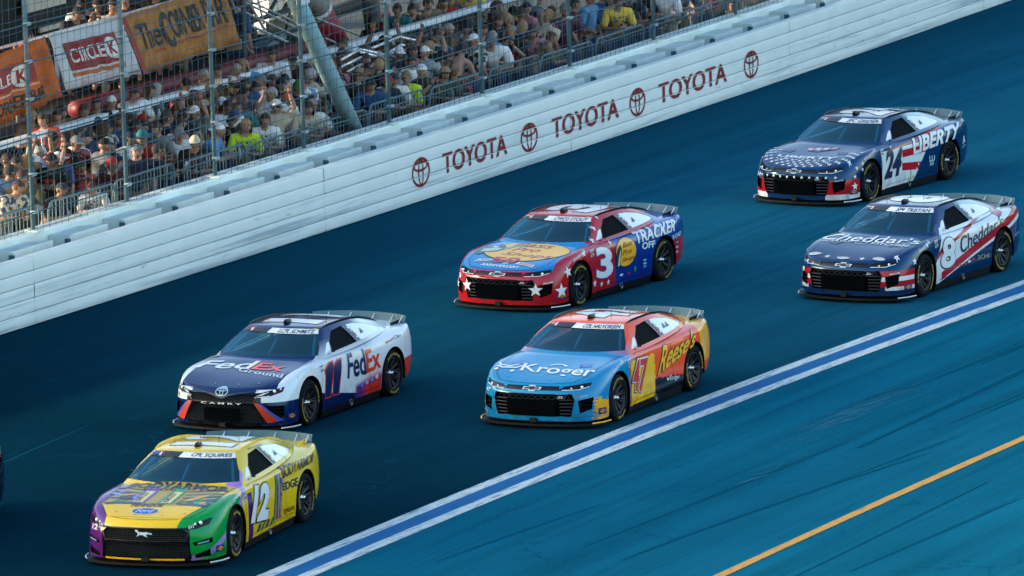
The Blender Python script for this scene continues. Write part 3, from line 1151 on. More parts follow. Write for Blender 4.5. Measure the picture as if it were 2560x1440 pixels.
def livery(name, base, zones, rough=.13, noise=None):
    """paint with flat colour fields; a zone is (colour, [(axis weights x, y, |y|, z, limit), ...], ragged edge)"""
    m = bpy.data.materials.new(name)
    m.use_nodes = True
    nt = m.node_tree
    L = nt.links.new
    b = nt.nodes['Principled BSDF']
    b.inputs['Roughness'].default_value = rough
    b.inputs['Coat Weight'].default_value = .18
    b.inputs['Specular Tint'].default_value = (.22, .62, 1, 1)
    b.inputs['Coat Roughness'].default_value = .05
    b.inputs['Specular IOR Level'].default_value = .42
    tc = nt.nodes.new('ShaderNodeTexCoord')
    sep = nt.nodes.new('ShaderNodeSeparateXYZ')
    L(tc.outputs['Object'], sep.inputs[0])
    ab = nt.nodes.new('ShaderNodeMath')
    ab.operation = 'ABSOLUTE'
    L(sep.outputs[1], ab.inputs[0])
    srcs = (sep.outputs[0], sep.outputs[1], ab.outputs[0], sep.outputs[2])
    nz = nt.nodes.new('ShaderNodeTexNoise')
    nz.inputs['Scale'].default_value = 9
    nz.inputs['Detail'].default_value = 3
    mp = nt.nodes.new('ShaderNodeMapping')
    mp.inputs['Scale'].default_value = (1, 1, 5)
    L(tc.outputs['Object'], mp.inputs[0])
    L(mp.outputs[0], nz.inputs['Vector'])

    def math(op, a, bb=None, c=None):
        n = nt.nodes.new('ShaderNodeMath')
        n.operation = op
        for i, x in enumerate((a, bb, c)):
            if x is None:
                continue
            if isinstance(x, (int, float)):
                n.inputs[i].default_value = x
            else:
                L(x, n.inputs[i])
        return n.outputs[0]
    cur = None
    for z in zones:
        col, planes = z[0], z[1]
        rag = z[2] if len(z) > 2 else 0
        soft = z[3] if len(z) > 3 else 0
        acc = None
        for p in planes:
            s = None
            for w, src in zip(p[:4], srcs):
                if w == 0:
                    continue
                s = math('MULTIPLY', src, w) if s is None else math('MULTIPLY_ADD', src, w, s)
            if rag:
                s = math('MULTIPLY_ADD', nz.outputs[0], rag, s)
            if soft:
                mr = nt.nodes.new('ShaderNodeMapRange')
                mr.inputs[1].default_value = p[4] - soft
                mr.inputs[2].default_value = p[4] + soft
                L(s, mr.inputs[0])
                g = mr.outputs[0]
            else:
                g = math('GREATER_THAN', s, p[4] + rag * .5)
            acc = g if acc is None else math('MULTIPLY', acc, g)
        mx = nt.nodes.new('ShaderNodeMix')
        mx.data_type = 'RGBA'
        L(acc, mx.inputs[0])
        if cur is None:
            mx.inputs[6].default_value = (*hexp(base), 1)
        else:
            L(cur, mx.inputs[6])
        mx.inputs[7].default_value = (*hexp(col), 1)
        cur = mx.outputs[2]
    # road dust, a little uneven
    n2 = nt.nodes.new('ShaderNodeTexNoise')
    n2.inputs['Scale'].default_value = 55
    n2.inputs['Detail'].default_value = 4
    L(tc.outputs['Object'], n2.inputs['Vector'])
    dm = nt.nodes.new('ShaderNodeMix')
    dm.data_type = 'RGBA'
    dm.inputs[7].default_value = (.02, .022, .025, 1)
    mr = nt.nodes.new('ShaderNodeMapRange')
    mr.inputs[1].default_value = .60
    mr.inputs[2].default_value = .80
    mr.inputs[3].default_value = 0
    mr.inputs[4].default_value = .45
    L(n2.outputs[0], mr.inputs[0])
    # grime thrown up along the sills and the nose
    gz = nt.nodes.new('ShaderNodeMapRange')
    gz.inputs[1].default_value = .48
    gz.inputs[2].default_value = .12
    gz.inputs[3].default_value = 0
    gz.inputs[4].default_value = .55
    L(sep.outputs[2], gz.inputs[0])
    n3 = nt.nodes.new('ShaderNodeTexNoise')
    n3.inputs['Scale'].default_value = 7
    n3.inputs['Detail'].default_value = 6
    L(tc.outputs['Object'], n3.inputs['Vector'])
    m3 = nt.nodes.new('ShaderNodeMapRange')
    m3.inputs[1].default_value = .38
    m3.inputs[2].default_value = .68
    L(n3.outputs[0], m3.inputs[0])
    gm3 = math('MULTIPLY', gz.outputs[0], m3.outputs[0])
    L(math('MAXIMUM', mr.outputs[0], gm3), dm.inputs[0])
    if cur is None:
        dm.inputs[6].default_value = (*hexp(base), 1)
    else:
        L(cur, dm.inputs[6])
    L(dm.outputs[2], b.inputs['Base Color'])
    return m


# uncut shells used for laying decals on the bodywork
TUB0, HOUSE0 = tub_bm(), house_bm()


def bvh_of(*bms):
    v, f = [], []
    nrm = []
    for b in bms:
        o = len(v)
        b.verts.index_update()
        b.normal_update()
        v += [p.co.copy() for p in b.verts]
        nrm += [p.normal.copy() for p in b.verts]
        f += [[o + p.index for p in q.verts] for q in b.faces]
    return BVHTree.FromPolygons(v, f), v, f, nrm


BVH_ALL = bvh_of(TUB0, HOUSE0)
FRAMES = {  # frame: (u,v)->ray origin, ray direction
    'hood': (lambda u, v: Vector((-v, u, 2.5)), Vector((0, 0, -1))),
    'roof': (lambda u, v: Vector((-v, u, 2.5)), Vector((0, 0, -1))),
    'side': (lambda u, v: Vector((-u, 2.5, v)), Vector((0, -1, 0))),
    'front': (lambda u, v: Vector((4.0, u, v)), Vector((-1, 0, 0))),
    'sidehood': (lambda u, v: Vector((-u, 2.5, v)), Vector((0, -1, 0))),
}


def drape(verts, faces, frame, off=.004, cell=.07):
    """lay a flat 2d mesh on the bodywork"""
    bm = bmesh.new()
    vs = [bm.verts.new((p[0], p[1], 0)) for p in verts]
    for q in faces:
        try:
            bm.faces.new([vs[i] for i in q])
        except ValueError:
            pass
    us = [p[0] for p in verts]
    ws = [p[1] for p in verts]
    big = [f for f in bm.faces if len(f.verts) > 4]
    if big:
        bmesh.ops.triangulate(bm, faces=big)
    for ax, lo, hi in ((0, min(us), max(us)), (1, min(ws), max(ws))):
        k = math.ceil(lo / cell)
        while k * cell < hi:
            co = [0, 0, 0]
            no = [0, 0, 0]
            co[ax], no[ax] = k * cell, 1
            bmesh.ops.bisect_plane(bm, geom=bm.verts[:] + bm.edges[:] + bm.faces[:], plane_co=co, plane_no=no, dist=1e-6)
            k += 1
    tree, V, F, NR = BVH_ALL
    of, dr = FRAMES[frame]
    norms = {}
    for v in bm.verts:
        h, n, i, d = tree.ray_cast(of(v.co.x, v.co.y), dr)
        if h is None:
            v.tag = True
            continue
        q = F[i]
        w = [1 / ((V[k] - h).length + 1e-5) for k in q]
        sm = sum((NR[k] * x for k, x in zip(q, w)), Vector()).normalized()
        if sm.dot(dr) > 0:
            sm = -sm
        v.co = h + sm * off
        norms[v] = sm
        v.tag = False
    bmesh.ops.delete(bm, geom=[v for v in bm.verts if v.tag], context='VERTS')
    kill = []
    for f in bm.faces:
        f.normal_update()
        if f.normal.dot(dr) > 0:
            f.normal_flip()
        es = [e.calc_length() for e in f.edges]
        if max(es) > .35:
            kill.append(f)
        f.smooth = True
    bmesh.ops.delete(bm, geom=kill, context='FACES')
    bm.verts.index_update()
    nl = [norms[v][:] for v in bm.verts]
    me = bpy.data.meshes.new('print')
    bm.to_mesh(me)
    bm.free()
    if nl and len(me.polygons):
        me.normals_split_custom_set_from_vertices(nl)
    return me


def quad_map(v, quad):
    """unit square -> quad given as bottom-left, bottom-right, top-right, top-left"""
    a, b, c, d = quad
    out = []
    for s, t in v:
        x = (a[0] * (1 - s) + b[0] * s) * (1 - t) + (d[0] * (1 - s) + c[0] * s) * t
        y = (a[1] * (1 - s) + b[1] * s) * (1 - t) + (d[1] * (1 - s) + c[1] * s) * t
        out.append((x, y))
    return out


class Prints:
    """flat prints on one car: gathers shapes per (name, colour) and lays them on the body"""
    def __init__(s, root):
        s.root, s.items = root, {}

    def add(s, name, frame, col, v, f, lay=1, rough=.3, own=None):
        k = (name, frame, col, lay, own)
        V, F = s.items.setdefault(k, ([], []))
        o = len(V)
        V += list(v)
        F += [[o + i for i in q] for q in f]

    def text(s, name, frame, col, txt, quad, bold=.0, shear=0, lay=2, edge=None, ew=.03, space=1.0):
        bold *= .42
        ew *= .6
        if len(quad) == 4 and not isinstance(quad[0], tuple):
            quad = box(*quad)
        if edge:
            v, f = text2d(txt, bold + ew, shear, space)
            # grow the outline's box by the same margin
            w, h = abs(quad[1][0] - quad[0][0]), abs(quad[3][1] - quad[0][1])
            gx, gy = ew * 1.1 / max(1.0, len(txt) * .62), ew * 1.35
            vv = [(-gx + p[0] * (1 + 2 * gx), -gy + p[1] * (1 + 2 * gy)) for p in v]
            s.add(name + '_outline', frame, edge, quad_map(vv, quad), f, lay - 1)
        v, f = text2d(txt, bold, shear, space)
        s.add(name, frame, col, quad_map(v, quad), f, lay)

    def poly(s, name, frame, col, pts, lay=1):
        s.add(name, frame, col, pts, [list(range(len(pts)))], lay, own=len(s.items))

    def done(s):
        for (name, frame, col, lay, own), (v, f) in s.items.items():
            me = drape(v, f, frame, .0025 + .0022 * lay)
            if not len(me.polygons):
                continue
            m = mat('print_' + col.lstrip('#'), hexp(col), .3, coat=.15)
            link(name, me, m, s.root)


WHEELM = {}


def wheel_meshes():
    if WHEELM:
        return WHEELM
    # tyre lathe about y, outer face at +y
    R, w = .352, .365
    prof = [(.235, -.16), (.27, -.178), (.325, -.176), (.348, -.150), (R, -.10), (R, .10), (.348, .150), (.325, .176), (.29, .182), (.262, .178), (.240, .160), (.235, .14)]
    WHEELM['tyre'] = MB().lathe(prof, 'Y', 44, close=True).mesh('tyre')
    WHEELM['tyre'].polygons.foreach_set('use_smooth', [True] * len(WHEELM['tyre'].polygons))
    rim = MB().lathe([(.238, .15), (.243, .168), (.236, .172), (.226, .160), (.215, .10), (.205, -.05), (.05, -.06), (.001, -.06)], 'Y', 40)
    WHEELM['rim'] = rim.mesh('rim')
    WHEELM['rim'].polygons.foreach_set('use_smooth', [True] * len(WHEELM['rim'].polygons))
    sp = MB()
    for k in range(10):
        a = 2 * PI * k / 10
        for da in (-.10, .10):
            p0 = (.05 * math.cos(a), .105, .05 * math.sin(a))
            p1 = (.225 * math.cos(a + da), .150, .225 * math.sin(a + da))
            sp.tube([p0, ((p0[0] + p1[0]) / 2, .118, (p0[2] + p1[2]) / 2), p1], [.016, .012, .012], 5)
    WHEELM['spokes'] = sp.mesh('spokes')
    WHEELM['hub_nut'] = MB().lathe([(.001, .165), (.018, .165), (.030, .15), (.034, .11), (.055, .105), (.06, .08)], 'Y', 16).mesh('hub_nut')
    WHEELM['hub_nut'].polygons.foreach_set('use_smooth', [True] * len(WHEELM['hub_nut'].polygons))
    # sidewall lettering bent round the tyre
    V, F = [], []
    for txt, a0, span in (('GOODYEAR', PI * .5, 1.5), ('EAGLE', PI * 1.5, 1.0)):
        v, f = text2d(txt, .03)
        o = len(V)
        for s_, t_ in v:
            a = a0 + span * (.5 - s_)
            r = .276 + .034 * t_
            V.append((r * math.cos(a), .1835, r * math.sin(a)))
        F += [[o + i for i in q] for q in f]
    me = bpy.data.meshes.new('tyre_lettering')
    me.from_pydata(V, [], F)
    WHEELM['tyre_lettering'] = me
    for k, m in (('tyre', RUBBER), ('rim', RIMM), ('spokes', RIMM), ('hub_nut', STEEL), ('tyre_lettering', YELLOWP)):
        WHEELM[k].materials.append(m)
    return WHEELM


def add_wheels(root):
    W_ = wheel_meshes()
    for x in (1.397, -1.397):
        for sgn in (1, -1):
            w = link('wheel', W_['tyre'], None, root)
            w.location = (x, .80 * sgn, .347)
            ry = RND.uniform(0, 6.28)
            w.rotation_euler = (0, ry, 0 if sgn > 0 else PI)
            if x > 0:
                w.rotation_euler.z += math.radians(2.5)
            for k in ('rim', 'spokes', 'hub_nut', 'tyre_lettering'):
                link(k, W_[k], None, w)


GRILLES = {
    'camaro': dict(open=[[(-.62, .53), (-.66, .44), (-.60, .20), (.60, .20), (.66, .44), (.62, .53)]],
                   side=[[(.70, .435), (.885, .475), (.87, .30), (.72, .24)]],
                   lamp=[(.40, .585), (.50, .645), (.84, .685), (.835, .625), (.70, .582)], bar=[(-.42, .645), (-.44, .585), (.44, .585), (.42, .645)]),
    'camry': dict(open=[[(-.50, .455), (-.72, .165), (.72, .165), (.50, .455)], [(-.55, .60), (-.22, .50), (.22, .50), (.55, .60), (.48, .47), (-.48, .47)][:0] or [(-.60, .60), (-.52, .475), (.52, .475), (.60, .60)]],
                  side=[[(.68, .43), (.90, .42), (.90, .26), (.80, .20)]],
                  lamp=[(.52, .545), (.60, .62), (.88, .685), (.87, .615), (.74, .565)], bar=None),
    'mustang': dict(open=[[(-.55, .565), (-.63, .50), (-.60, .395), (.60, .395), (.63, .50), (.55, .565)], [(-.62, .375), (-.66, .15), (.66, .15), (.62, .375)]],
                    side=[[(.68, .37), (.90, .42), (.90, .355), (.70, .325)], [(.70, .20), (.88, .27), (.88, .17), (.70, .15)]],
                    lamp=[(.60, .545), (.62, .605), (.88, .685), (.86, .60), (.72, .555)], bar=None),
}
SIDE_NET = [(.30, .955), (.44, .985), (.36, 1.10), (.15, 1.225), (-.22, 1.252), (-.40, .985)]
SIDE_NET = [(.42, .955), (.33, 1.10), (.12, 1.225), (-.22, 1.25), (-.42, .985)]
SIDE_TRI = [(.63, .955), (.43, 1.085), (.335, 1.105), (.435, .955)]
SIDE_QTR = [(-.56, .995), (-.37, 1.247), (-.62, 1.235), (-1.02, 1.175), (-1.43, 1.045), (-1.30, 1.02)]
SIDE_PIL = [(-.435, .987), (-.235, 1.25), (-.355, 1.247), (-.545, .994)]
SHIELD = [(-.855, .962), (-.4, .951), (0, .948), (.4, .951), (.855, .962), (.60, 1.268), (.33, 1.283), (-.33, 1.283), (-.60, 1.268)]


def make_car(name, label, style, paint, loc, head, rails=GLOSSBLACK, accents=None, splitter=DARK, group='stock cars racing round the banked track'):
    root = thing(name, label, 'race car', (loc[0] + .018, loc[1] - .04, 0), head, group)
    g = GRILLES[style]
    tub = TUB0.copy()
    # wheel arches
    for x, r in ((1.397, .405), (-1.397, .405)):
        ar = [(x + r * math.cos(a), .35 + r * math.sin(a)) for a in [math.radians(d) for d in range(-8, 190, 11)]]
        ar = [(x + r * .99, .05)] + ar[1:-1] + [(x - r * .99, .05)]
        for reg in (LEFT, RIGHT):
            fs = cut_poly(tub, ar, (0, 2), lambda c, n, reg=reg: reg(c, n) and c.z < .9)
            bmesh.ops.delete(tub, geom=fs, context='FACES')
    parts = []
    for p in g['open']:
        fs = cut_poly(tub, p, (1, 2), FRONT)
        parts.append(('grille', take(tub, fs), p))
    for p in g['side']:
        for q in (p, flip(p)):
            fs = cut_poly(tub, q, (1, 2), FRONT)
            parts.append(('intake', take(tub, fs), q))
    for q in (g['lamp'], flip(g['lamp'])):
        fs = cut_poly(tub, q, (1, 2), FRONT)
        parts.append(('headlight', take(tub, fs), q))
    if g['bar']:
        fs = cut_poly(tub, g['bar'], (1, 2), FRONT)
        parts.append(('emblem_bar', take(tub, fs), g['bar']))
    # cabin opening under the glasshouse
    fs = [f for f in tub.faces if f.normal.z > .7 and abs(f.calc_center_median().y) < .70 and -1.6 < f.calc_center_median().x < .80]
    bmesh.ops.delete(tub, geom=fs, context='FACES')
    body = from_bm('body', tub, paint, root)
    # recessed openings: walls and a dark back
    for kind, b, p in parts:
        cy = sum(q[0] for q in p) / len(p)
        cz = sum(q[1] for q in p) / len(p)
        if kind in ('grille', 'intake'):
            depth = .10 if kind == 'grille' else .07
            edges = [e for e in b.edges if len(e.link_faces) == 1]
            for v in b.verts:
                v.tag = True
            r = bmesh.ops.extrude_edge_only(b, edges=edges)
            outer = [v for v in r['geom'] if isinstance(v, bmesh.types.BMVert)]
            newset = set(outer)
            # the lifted skin goes back, the new rim stays at the body surface
            old = [v for v in b.verts if v not in newset]
            for v in old:
                v.co.x -= depth
                v.co.y = cy + (v.co.y - cy) * .97
                v.co.z = cz + (v.co.z - cz) * .97
            o = from_bm(kind, b, CAVITY, root)
            ys = [q[0] for q in p]
            zs = [q[1] for q in p]
            tree = BVH_ALL[0]

            def xs(y, z):
                h = tree.ray_cast(Vector((4, y, z)), Vector((-1, 0, 0)))[0]
                return (h.x if h else 2.2)

            def inside(y, z, mg=.0):
                n = len(p)
                sgn = None
                for i in range(n):
                    a, c = p[i], p[(i + 1) % n]
                    cr_ = (c[0] - a[0]) * (z - a[1]) - (c[1] - a[1]) * (y - a[0])
                    if abs(cr_) < 1e-9:
                        continue
                    if sgn is None:
                        sgn = cr_ > 0
                    elif sgn != (cr_ > 0):
                        return False
                return True
            if kind == 'grille':
                grille_bars(style, o, p, xs, inside)
            else:
                for z in [min(zs) + (max(zs) - min(zs)) * t for t in (.25, .5, .75)]:
                    run = [y for y in [min(ys) + (max(ys) - min(ys)) * i / 16 for i in range(17)] if inside(y, z)]
                    if len(run) > 2:
                        MB().tube([(xs(y, z) - .045, y, z) for y in (run[0], run[len(run) // 2], run[-1])], .007, 4).build('slat', DARK, o)
        elif kind == 'headlight':
            for v in b.verts:
                v.co.x -= .008
            o = from_bm('headlight', b, GLOSSBLACK, root)
            tree = BVH_ALL[0]
            sg = 1 if cy > 0 else -1
            spots = {'camaro': ((.735, .628, .021), (.60, .612, .013)), 'camry': ((.775, .632, .028), (.84, .655, .016)), 'mustang': ((.76, .628, .028), (.70, .615, .018))}[style]
            for (yy, zz, rr) in spots:
                h = tree.ray_cast(Vector((4, yy * sg, zz)), Vector((-1, 0, 0)))[0]
                MB().lathe([(.001, .006), (rr * .7, .005), (rr, -.012)], 'X', 14, (h.x, yy * sg, zz)).build('lamp', LAMP, o, True)
            if style == 'mustang':
                strips = [((.640 + i * .024, .562 + i * .004), (.628 + i * .024, .602 + i * .008)) for i in range(3)]
            elif style == 'camry':
                strips = [((.56 + i * .055, .570 + i * .008), (.66 + i * .05, .618 + i * .012)) for i in range(2)] + [((.53, .552), (.73, .572))]
            else:
                strips = [((.47, .592), (.70, .592)), ((.70, .592), (.825, .63))]
            for a, c in strips:
                pts = []
                for t in (0, .33, .66, 1):
                    yy, zz = (a[0] + (c[0] - a[0]) * t) * sg, a[1] + (c[1] - a[1]) * t
                    pts.append((tree.ray_cast(Vector((4, yy, zz)), Vector((-1, 0, 0)))[0].x, yy, zz))
                MB().tube(pts, .0055, 5).build('light_strip', LAMP, o)
        elif kind == 'emblem_bar':
            for v in b.verts:
                v.co.x -= .012
            from_bm('emblem_bar', b, GLOSSBLACK, root)
    # glasshouse
    hs = HOUSE0.copy()
    bits = [('windshield', SHIELD, (1, 2), lambda c, n: n.x > .2 and c.x > 0, GLASS, -.003),
            ('rear_window', [(-.50, 1.02), (.50, 1.02), (.44, 1.19), (-.44, 1.19)], (1, 2), lambda c, n: n.x < -.15 and c.x < -1, GLASS, -.003)]
    for reg in (LEFT, RIGHT):
        r2 = lambda c, n, reg=reg: reg(c, n) and n.x < .75
        bits += [('window_net', SIDE_NET, (0, 2), r2, nm, -.03), ('vent_window', SIDE_TRI, (0, 2), r2, QUARTER, -.004),
                 ('quarter_window', SIDE_QTR, (0, 2), r2, QUARTER, -.004), ('door_pillar', SIDE_PIL, (0, 2), r2, mat('pillar_grey', (.045, .085, .11), .4), -.002)]
    netfaces = None
    for nme, p, ax, reg, m_, off in bits:
        fs = cut_poly(hs, p, ax, reg)
        if not fs:
            continue
        b = take(hs, fs, off)
        o = from_bm(nme, b, m_, root)
        if nme == 'window_net':
            sg = 1 if o.data.vertices[0].co.y > 0 else -1
            web = MB()
            tree = BVH_ALL[0]
            for i in range(9):
                z = .985 + i * .029
                xa, xb = .40 - max(0, z - 1.0) * .8, -.40 + (z - .99) * .66
                xb = min(xb, xa - .05)
                pts = []
                for t in range(5):
                    x = xa + (xb - xa) * t / 4
                    h = tree.ray_cast(Vector((x, 2.5 * sg, z)), Vector((0, -sg, 0)))[0]
                    if h:
                        pts.append((x, h.y - sg * .022, z))
                if len(pts) > 2:
                    web.tube(pts, .006, 4)
            web.build('net_webbing', mat('net_web', (.006, .012, .016), .8, spec=.1), o)
    hbody = from_bm('roof', hs, paint, root)
    # inside
    cab = MB()
    cab.sheet([[(1.0, -.8, .80), (1.0, .8, .80)], [(.62, -.82, .90), (.62, .82, .90)], [(.55, -.82, .62), (.55, .82, .62)], [(.3, -.85, .35), (.3, .85, .35)], [(-1.3, -.85, .35), (-1.3, .85, .35)], [(-1.5, -.62, 1.0), (-1.5, .62, 1.0)]])
    for sg in (1, -1):
        cab.sheet([[(1.0, .86 * sg, .3), (1.0, .86 * sg, .9)], [(-1.5, .86 * sg, .3), (-1.5, .82 * sg, .9)]])
    cab.build('cabin_floor', mat('cabin_grey', (.04, .12, .17), .7), root)
    rc = MB()
    for sg in (1, -1):
        rc.tube([(.78, .70 * sg, .62), (.76, .72 * sg, .95), (.28, .53 * sg, 1.25), (-.45, .55 * sg, 1.25), (-.5, .75 * sg, .4)], .026, 8)
        rc.tube([(-.45, .55 * sg, 1.25), (-1.4, .5 * sg, .95)], .024, 6)
        rc.tube([(.6, .80 * sg, .70), (-.48, .80 * sg, .70)], .024, 6)
    rc.tube([(.28, -.53, 1.25), (.28, .53, 1.25)], .024, 6)
    rc.tube([(-.45, -.55, 1.25), (-.45, .55, 1.25)], .024, 6)
    rc.tube([(.30, -.02, 1.25), (.72, -.05, .93)], .024, 6)
    rc.tube([(-.5, -.7, .5), (-.45, .5, 1.22)], .022, 6)
    rc.build('roll_cage', CAGEM, root, True)
    sw = MB()
    sw.lathe([(.165 + .016 * math.cos(a), .016 * math.sin(a)) for a in [i * PI / 3 for i in range(6)]], 'X', 24, (0, 0, 0), close=True)
    sw.tube([(0, -.16, 0), (0, .16, 0)], .014, 5)
    swo = sw.build('steering_wheel', DARK, root, True)
    swo.location = (.38, .36, .93)
    swo.rotation_euler = (0, math.radians(-18), 0)
    se = MB()
    se.box((-.22, .36, .72), (.16, .50, .72))
    se.box((-.12, .62, .98), (.30, .05, .26))
    se.box((-.12, .12, .98), (.30, .05, .26))
    se.box((-.16, .36, 1.10), (.10, .30, .14))
    se.build('seat', SEATM, root)
    dr = MB()
    dr.lathe([(.001, .15), (.06, .145), (.115, .10), (.135, .03), (.13, -.05), (.10, -.11), (.06, -.13)], 'Z', 18, (-.06, .36, 1.05))
    drv = dr.build('driver_helmet', mat('helmet_white', (.5, .53, .55), .25, coat=.6), root, True)
    ds = MB()
    ds.box((.66, 0, .905), (.22, 1.3, .06))
    ds.box((.52, .36, .90), (.10, .42, .12))
    ds.build('dashboard', mat('dash_black', (.02, .025, .03), .5), root)
    # splitter
    spv = []
    out = [(p[0] + .05, p[1] * 1.035) for p in RING_A[:5]]
    out[-1] = (1.86, 1.02)
    prof = [(x, -y) for x, y in out[::-1]] + out[1:]
    mb = MB()
    mb.prism(prof + [(1.80, .90), (1.80, -.90)], lambda p: (p[0], p[1], .055), lambda p: (p[0], p[1], .082))
    mb.build('splitter', splitter, root)
    for sg in (1, -1):
        MB().tube([(2.22, .91 * sg, .095), (2.04, 1.0 * sg, .092), (1.84, 1.035 * sg, .09)], .010, 6).build('splitter_lip', accents.get('lip', STEEL) if accents else mat('splitter_lip_white', (.50, .58, .60), .35), root)
    # tow hook under the nose
    MB().box((2.40, .02, .14), (.05, .10, .06)).build('tow_eye', DARK, root)
    # side skirt, exhaust, underbody
    for sg in (1, -1):
        MB().sheet([[(.98, .955 * sg, .15), (-.98, .955 * sg, .16)], [(.98, .93 * sg, .05), (-.98, .93 * sg, .05)]]).build('side_skirt', DARK, root)
    un = MB()
    un.box((.1, 0, .11), (3.9, 1.7, .06))
    un.build('underbody', mat('underbody_black', (.0012, .0024, .0032), .8, spec=.05), root)
    ex = MB()
    ex.lathe([(.045, -.02), (.050, .0), (.042, .004), (.036, -.03)], 'Y', 16, (.02, .965, .125))
    ex.build('exhaust_outlet', mat('exhaust_grey', (.12, .14, .15), .4, metal=.7), root, True)
    # wheel wells
    for x in (1.397, -1.397):
        for sg in (1, -1):
            ww = MB()
            rows = []
            for a in range(-20, 201, 20):
                c, s_ = math.cos(math.radians(a)), math.sin(math.radians(a))
                rows.append([(x + .415 * c, .97 * sg, .35 + .415 * s_), (x + .415 * c, .45 * sg, .35 + .415 * s_)])
            ww.sheet(rows)
            rows = rows[:]
            ww.sheet([[(x + .415 * math.cos(math.radians(a)), .45 * sg, .35 + .415 * math.sin(math.radians(a))) for a in range(-20, 201, 20)], [(x + .2 * math.cos(math.radians(a)), .45 * sg, .35 + .1 * math.sin(math.radians(a))) for a in range(-20, 201, 20)]])
            ww.build('wheel_well', CAVITY, root)
    # rear spoiler and its struts
    rows = []
    for i in range(13):
        y = -.80 + 1.6 * i / 12
        xb = -2.16 - .16 * (1 - (y / .8) ** 2)
        rows.append([(xb, y, .995 - .02 * (abs(y) / .8) ** 3), (xb - .055, y * 1.0, 1.115 - .015 * (abs(y) / .8) ** 3)])
    sp = MB().sheet(rows)
    sp.build('spoiler', POLY, root, True)
    for y in (-.55, -.2, .2, .55, .74):
        xb = -2.16 - .16 * (1 - (y / .8) ** 2)
        MB().tube([(xb + .10, y, 1.0), (xb - .04, y, 1.09)], .007, 5).build('spoiler_strut', STEEL, root)
    # roof rails and deck fins
    tree = BVH_ALL[0]
    for sg in (1, -1):
        rl = []
        for i in range(30):
            t = i / 29
            x = .26 - t * 2.16
            yy = (.615 + .02 * math.sin(min(1, t * 2.2) * PI)) if x > -.75 else .628 - (-.75 - x) * .13
            h = tree.ray_cast(Vector((x, yy * sg, 3)), Vector((0, 0, -1)))[0]
            hh = .030 * min(1, t * 8 + .35) * min(1, (1 - t) * 6 + .3)
            rl.append([(x, yy * sg - .006, h.z - .012), (x, yy * sg - .006, h.z + hh), (x, yy * sg + .006, h.z + hh), (x, yy * sg + .006, h.z - .012)])
        MB().sheet(rl).build('roof_rail', rails, root)
        fn = MB()
        fn.box((-2.06, .70 * sg, 1.012), (.34, .014, .05))
        fn.build('deck_fin', rails, root)
    # roof camera pod and antennas
    z0 = tree.ray_cast(Vector((.12, 0, 3)), Vector((0, 0, -1)))[0].z
    pod = MB().lathe([(.001, .10), (.022, .085), (.032, .03), (.028, -.04), (.012, -.12), (.001, -.14)], 'X', 12, (.14, -.02, z0 + .030))
    pod.box((.13, -.02, z0 + .008), (.14, .07, .03))
    pod.build('camera_pod', accents.get('pod', GLOSSBLACK) if accents else GLOSSBLACK, root, True)
    for x, y, hh in ((-.15, .18, .09), (-.42, -.2, .11), (.0, -.42, .07), (-.3, .42, .06)):
        z0 = tree.ray_cast(Vector((x, y, 3)), Vector((0, 0, -1)))[0].z
        MB().tube([(x, y, z0), (x - .01, y, z0 + hh)], .004, 4).build('antenna', DARK, root)
    # mirrors
    for sg in (1, -1):
        MB().box((.44, .90 * sg, .985), (.03, .05, .045)).build('mirror', GLOSSBLACK, root)
    # tail panels that glow green at the corner in the picture are printed film
    pr = Prints(root)
    pr.poly('tail_panel', 'side', '#2f9d62', disc2d(2.31, .80, .045, .095, 20), 2)
    pr.poly('tail_panel_core', 'side', '#0d4030', disc2d(2.315, .80, .022, .06, 16), 3)
    # quarter-window ducts
    for dx in (0, .14):
        if dx and not (accents and accents.get('two_ducts')):
            continue
        pr.poly('window_duct', 'side', '#050607', [(.66 + dx, 1.07), (.76 + dx, 1.075), (.70 + dx, 1.15)], 2)
    # pillar stickers
    for i in range(4):
        z = 1.03 + i * .05
        x = .475 - (z - 1.0) * .72
        pr.poly('pillar_sticker', 'side', ('#c9ced0', '#b8463c', '#9fb4bd', '#d7d9d8')[i], [(x, z), (x + .085, z + .004), (x + .068, z + .03), (x - .016, z + .028)], 2)
    # panel gaps
    def seam(frame, pts, w=.006, col='#0a0f14'):
        for (a0, b0), (a1, b1) in zip(pts, pts[1:]):
            dx, dy = a1 - a0, b1 - b0
            ln_ = math.hypot(dx, dy)
            nx_, ny_ = -dy / ln_ * w / 2, dx / ln_ * w / 2
            pr.add('panel_gap', frame, col, [(a0 - nx_, b0 - ny_), (a1 - nx_, b1 - ny_), (a1 + nx_, b1 + ny_), (a0 + nx_, b0 + ny_)], [[0, 1, 2, 3]], 0, own=(frame, pts[0]))
    seam('hood', [(-.83, -1.0), (-.80, -1.6), (-.74, -2.0), (-.60, -2.2), (-.3, -2.285), (0, -2.30), (.3, -2.285), (.60, -2.2), (.74, -2.0), (.80, -1.6), (.83, -1.0)], .010)
    seam('side', [(-1.72, .76), (-1.70, .80), (-1.78, .70)][:2] + [(-1.72, .62)][:0])
    seam('side', [(-.98, .84), (-.985, .50)], .007)
    seam('side', [(.58, .90), (.60, .60), (.66, .22)], .006)
    seam('side', [(-.86, .20), (.96, .23)], .008)
    seam('side', [(1.86, .92), (1.83, .62)], .007)
    # hood pins
    for y, v in ((-.5, -2.1), (-.2, -2.17), (.2, -2.17), (.5, -2.1)):
        pr.poly('hood_pin', 'hood', '#8a979e', disc2d(y, v, .012, .018, 8), 3)
    add_wheels(root)
    return root, pr


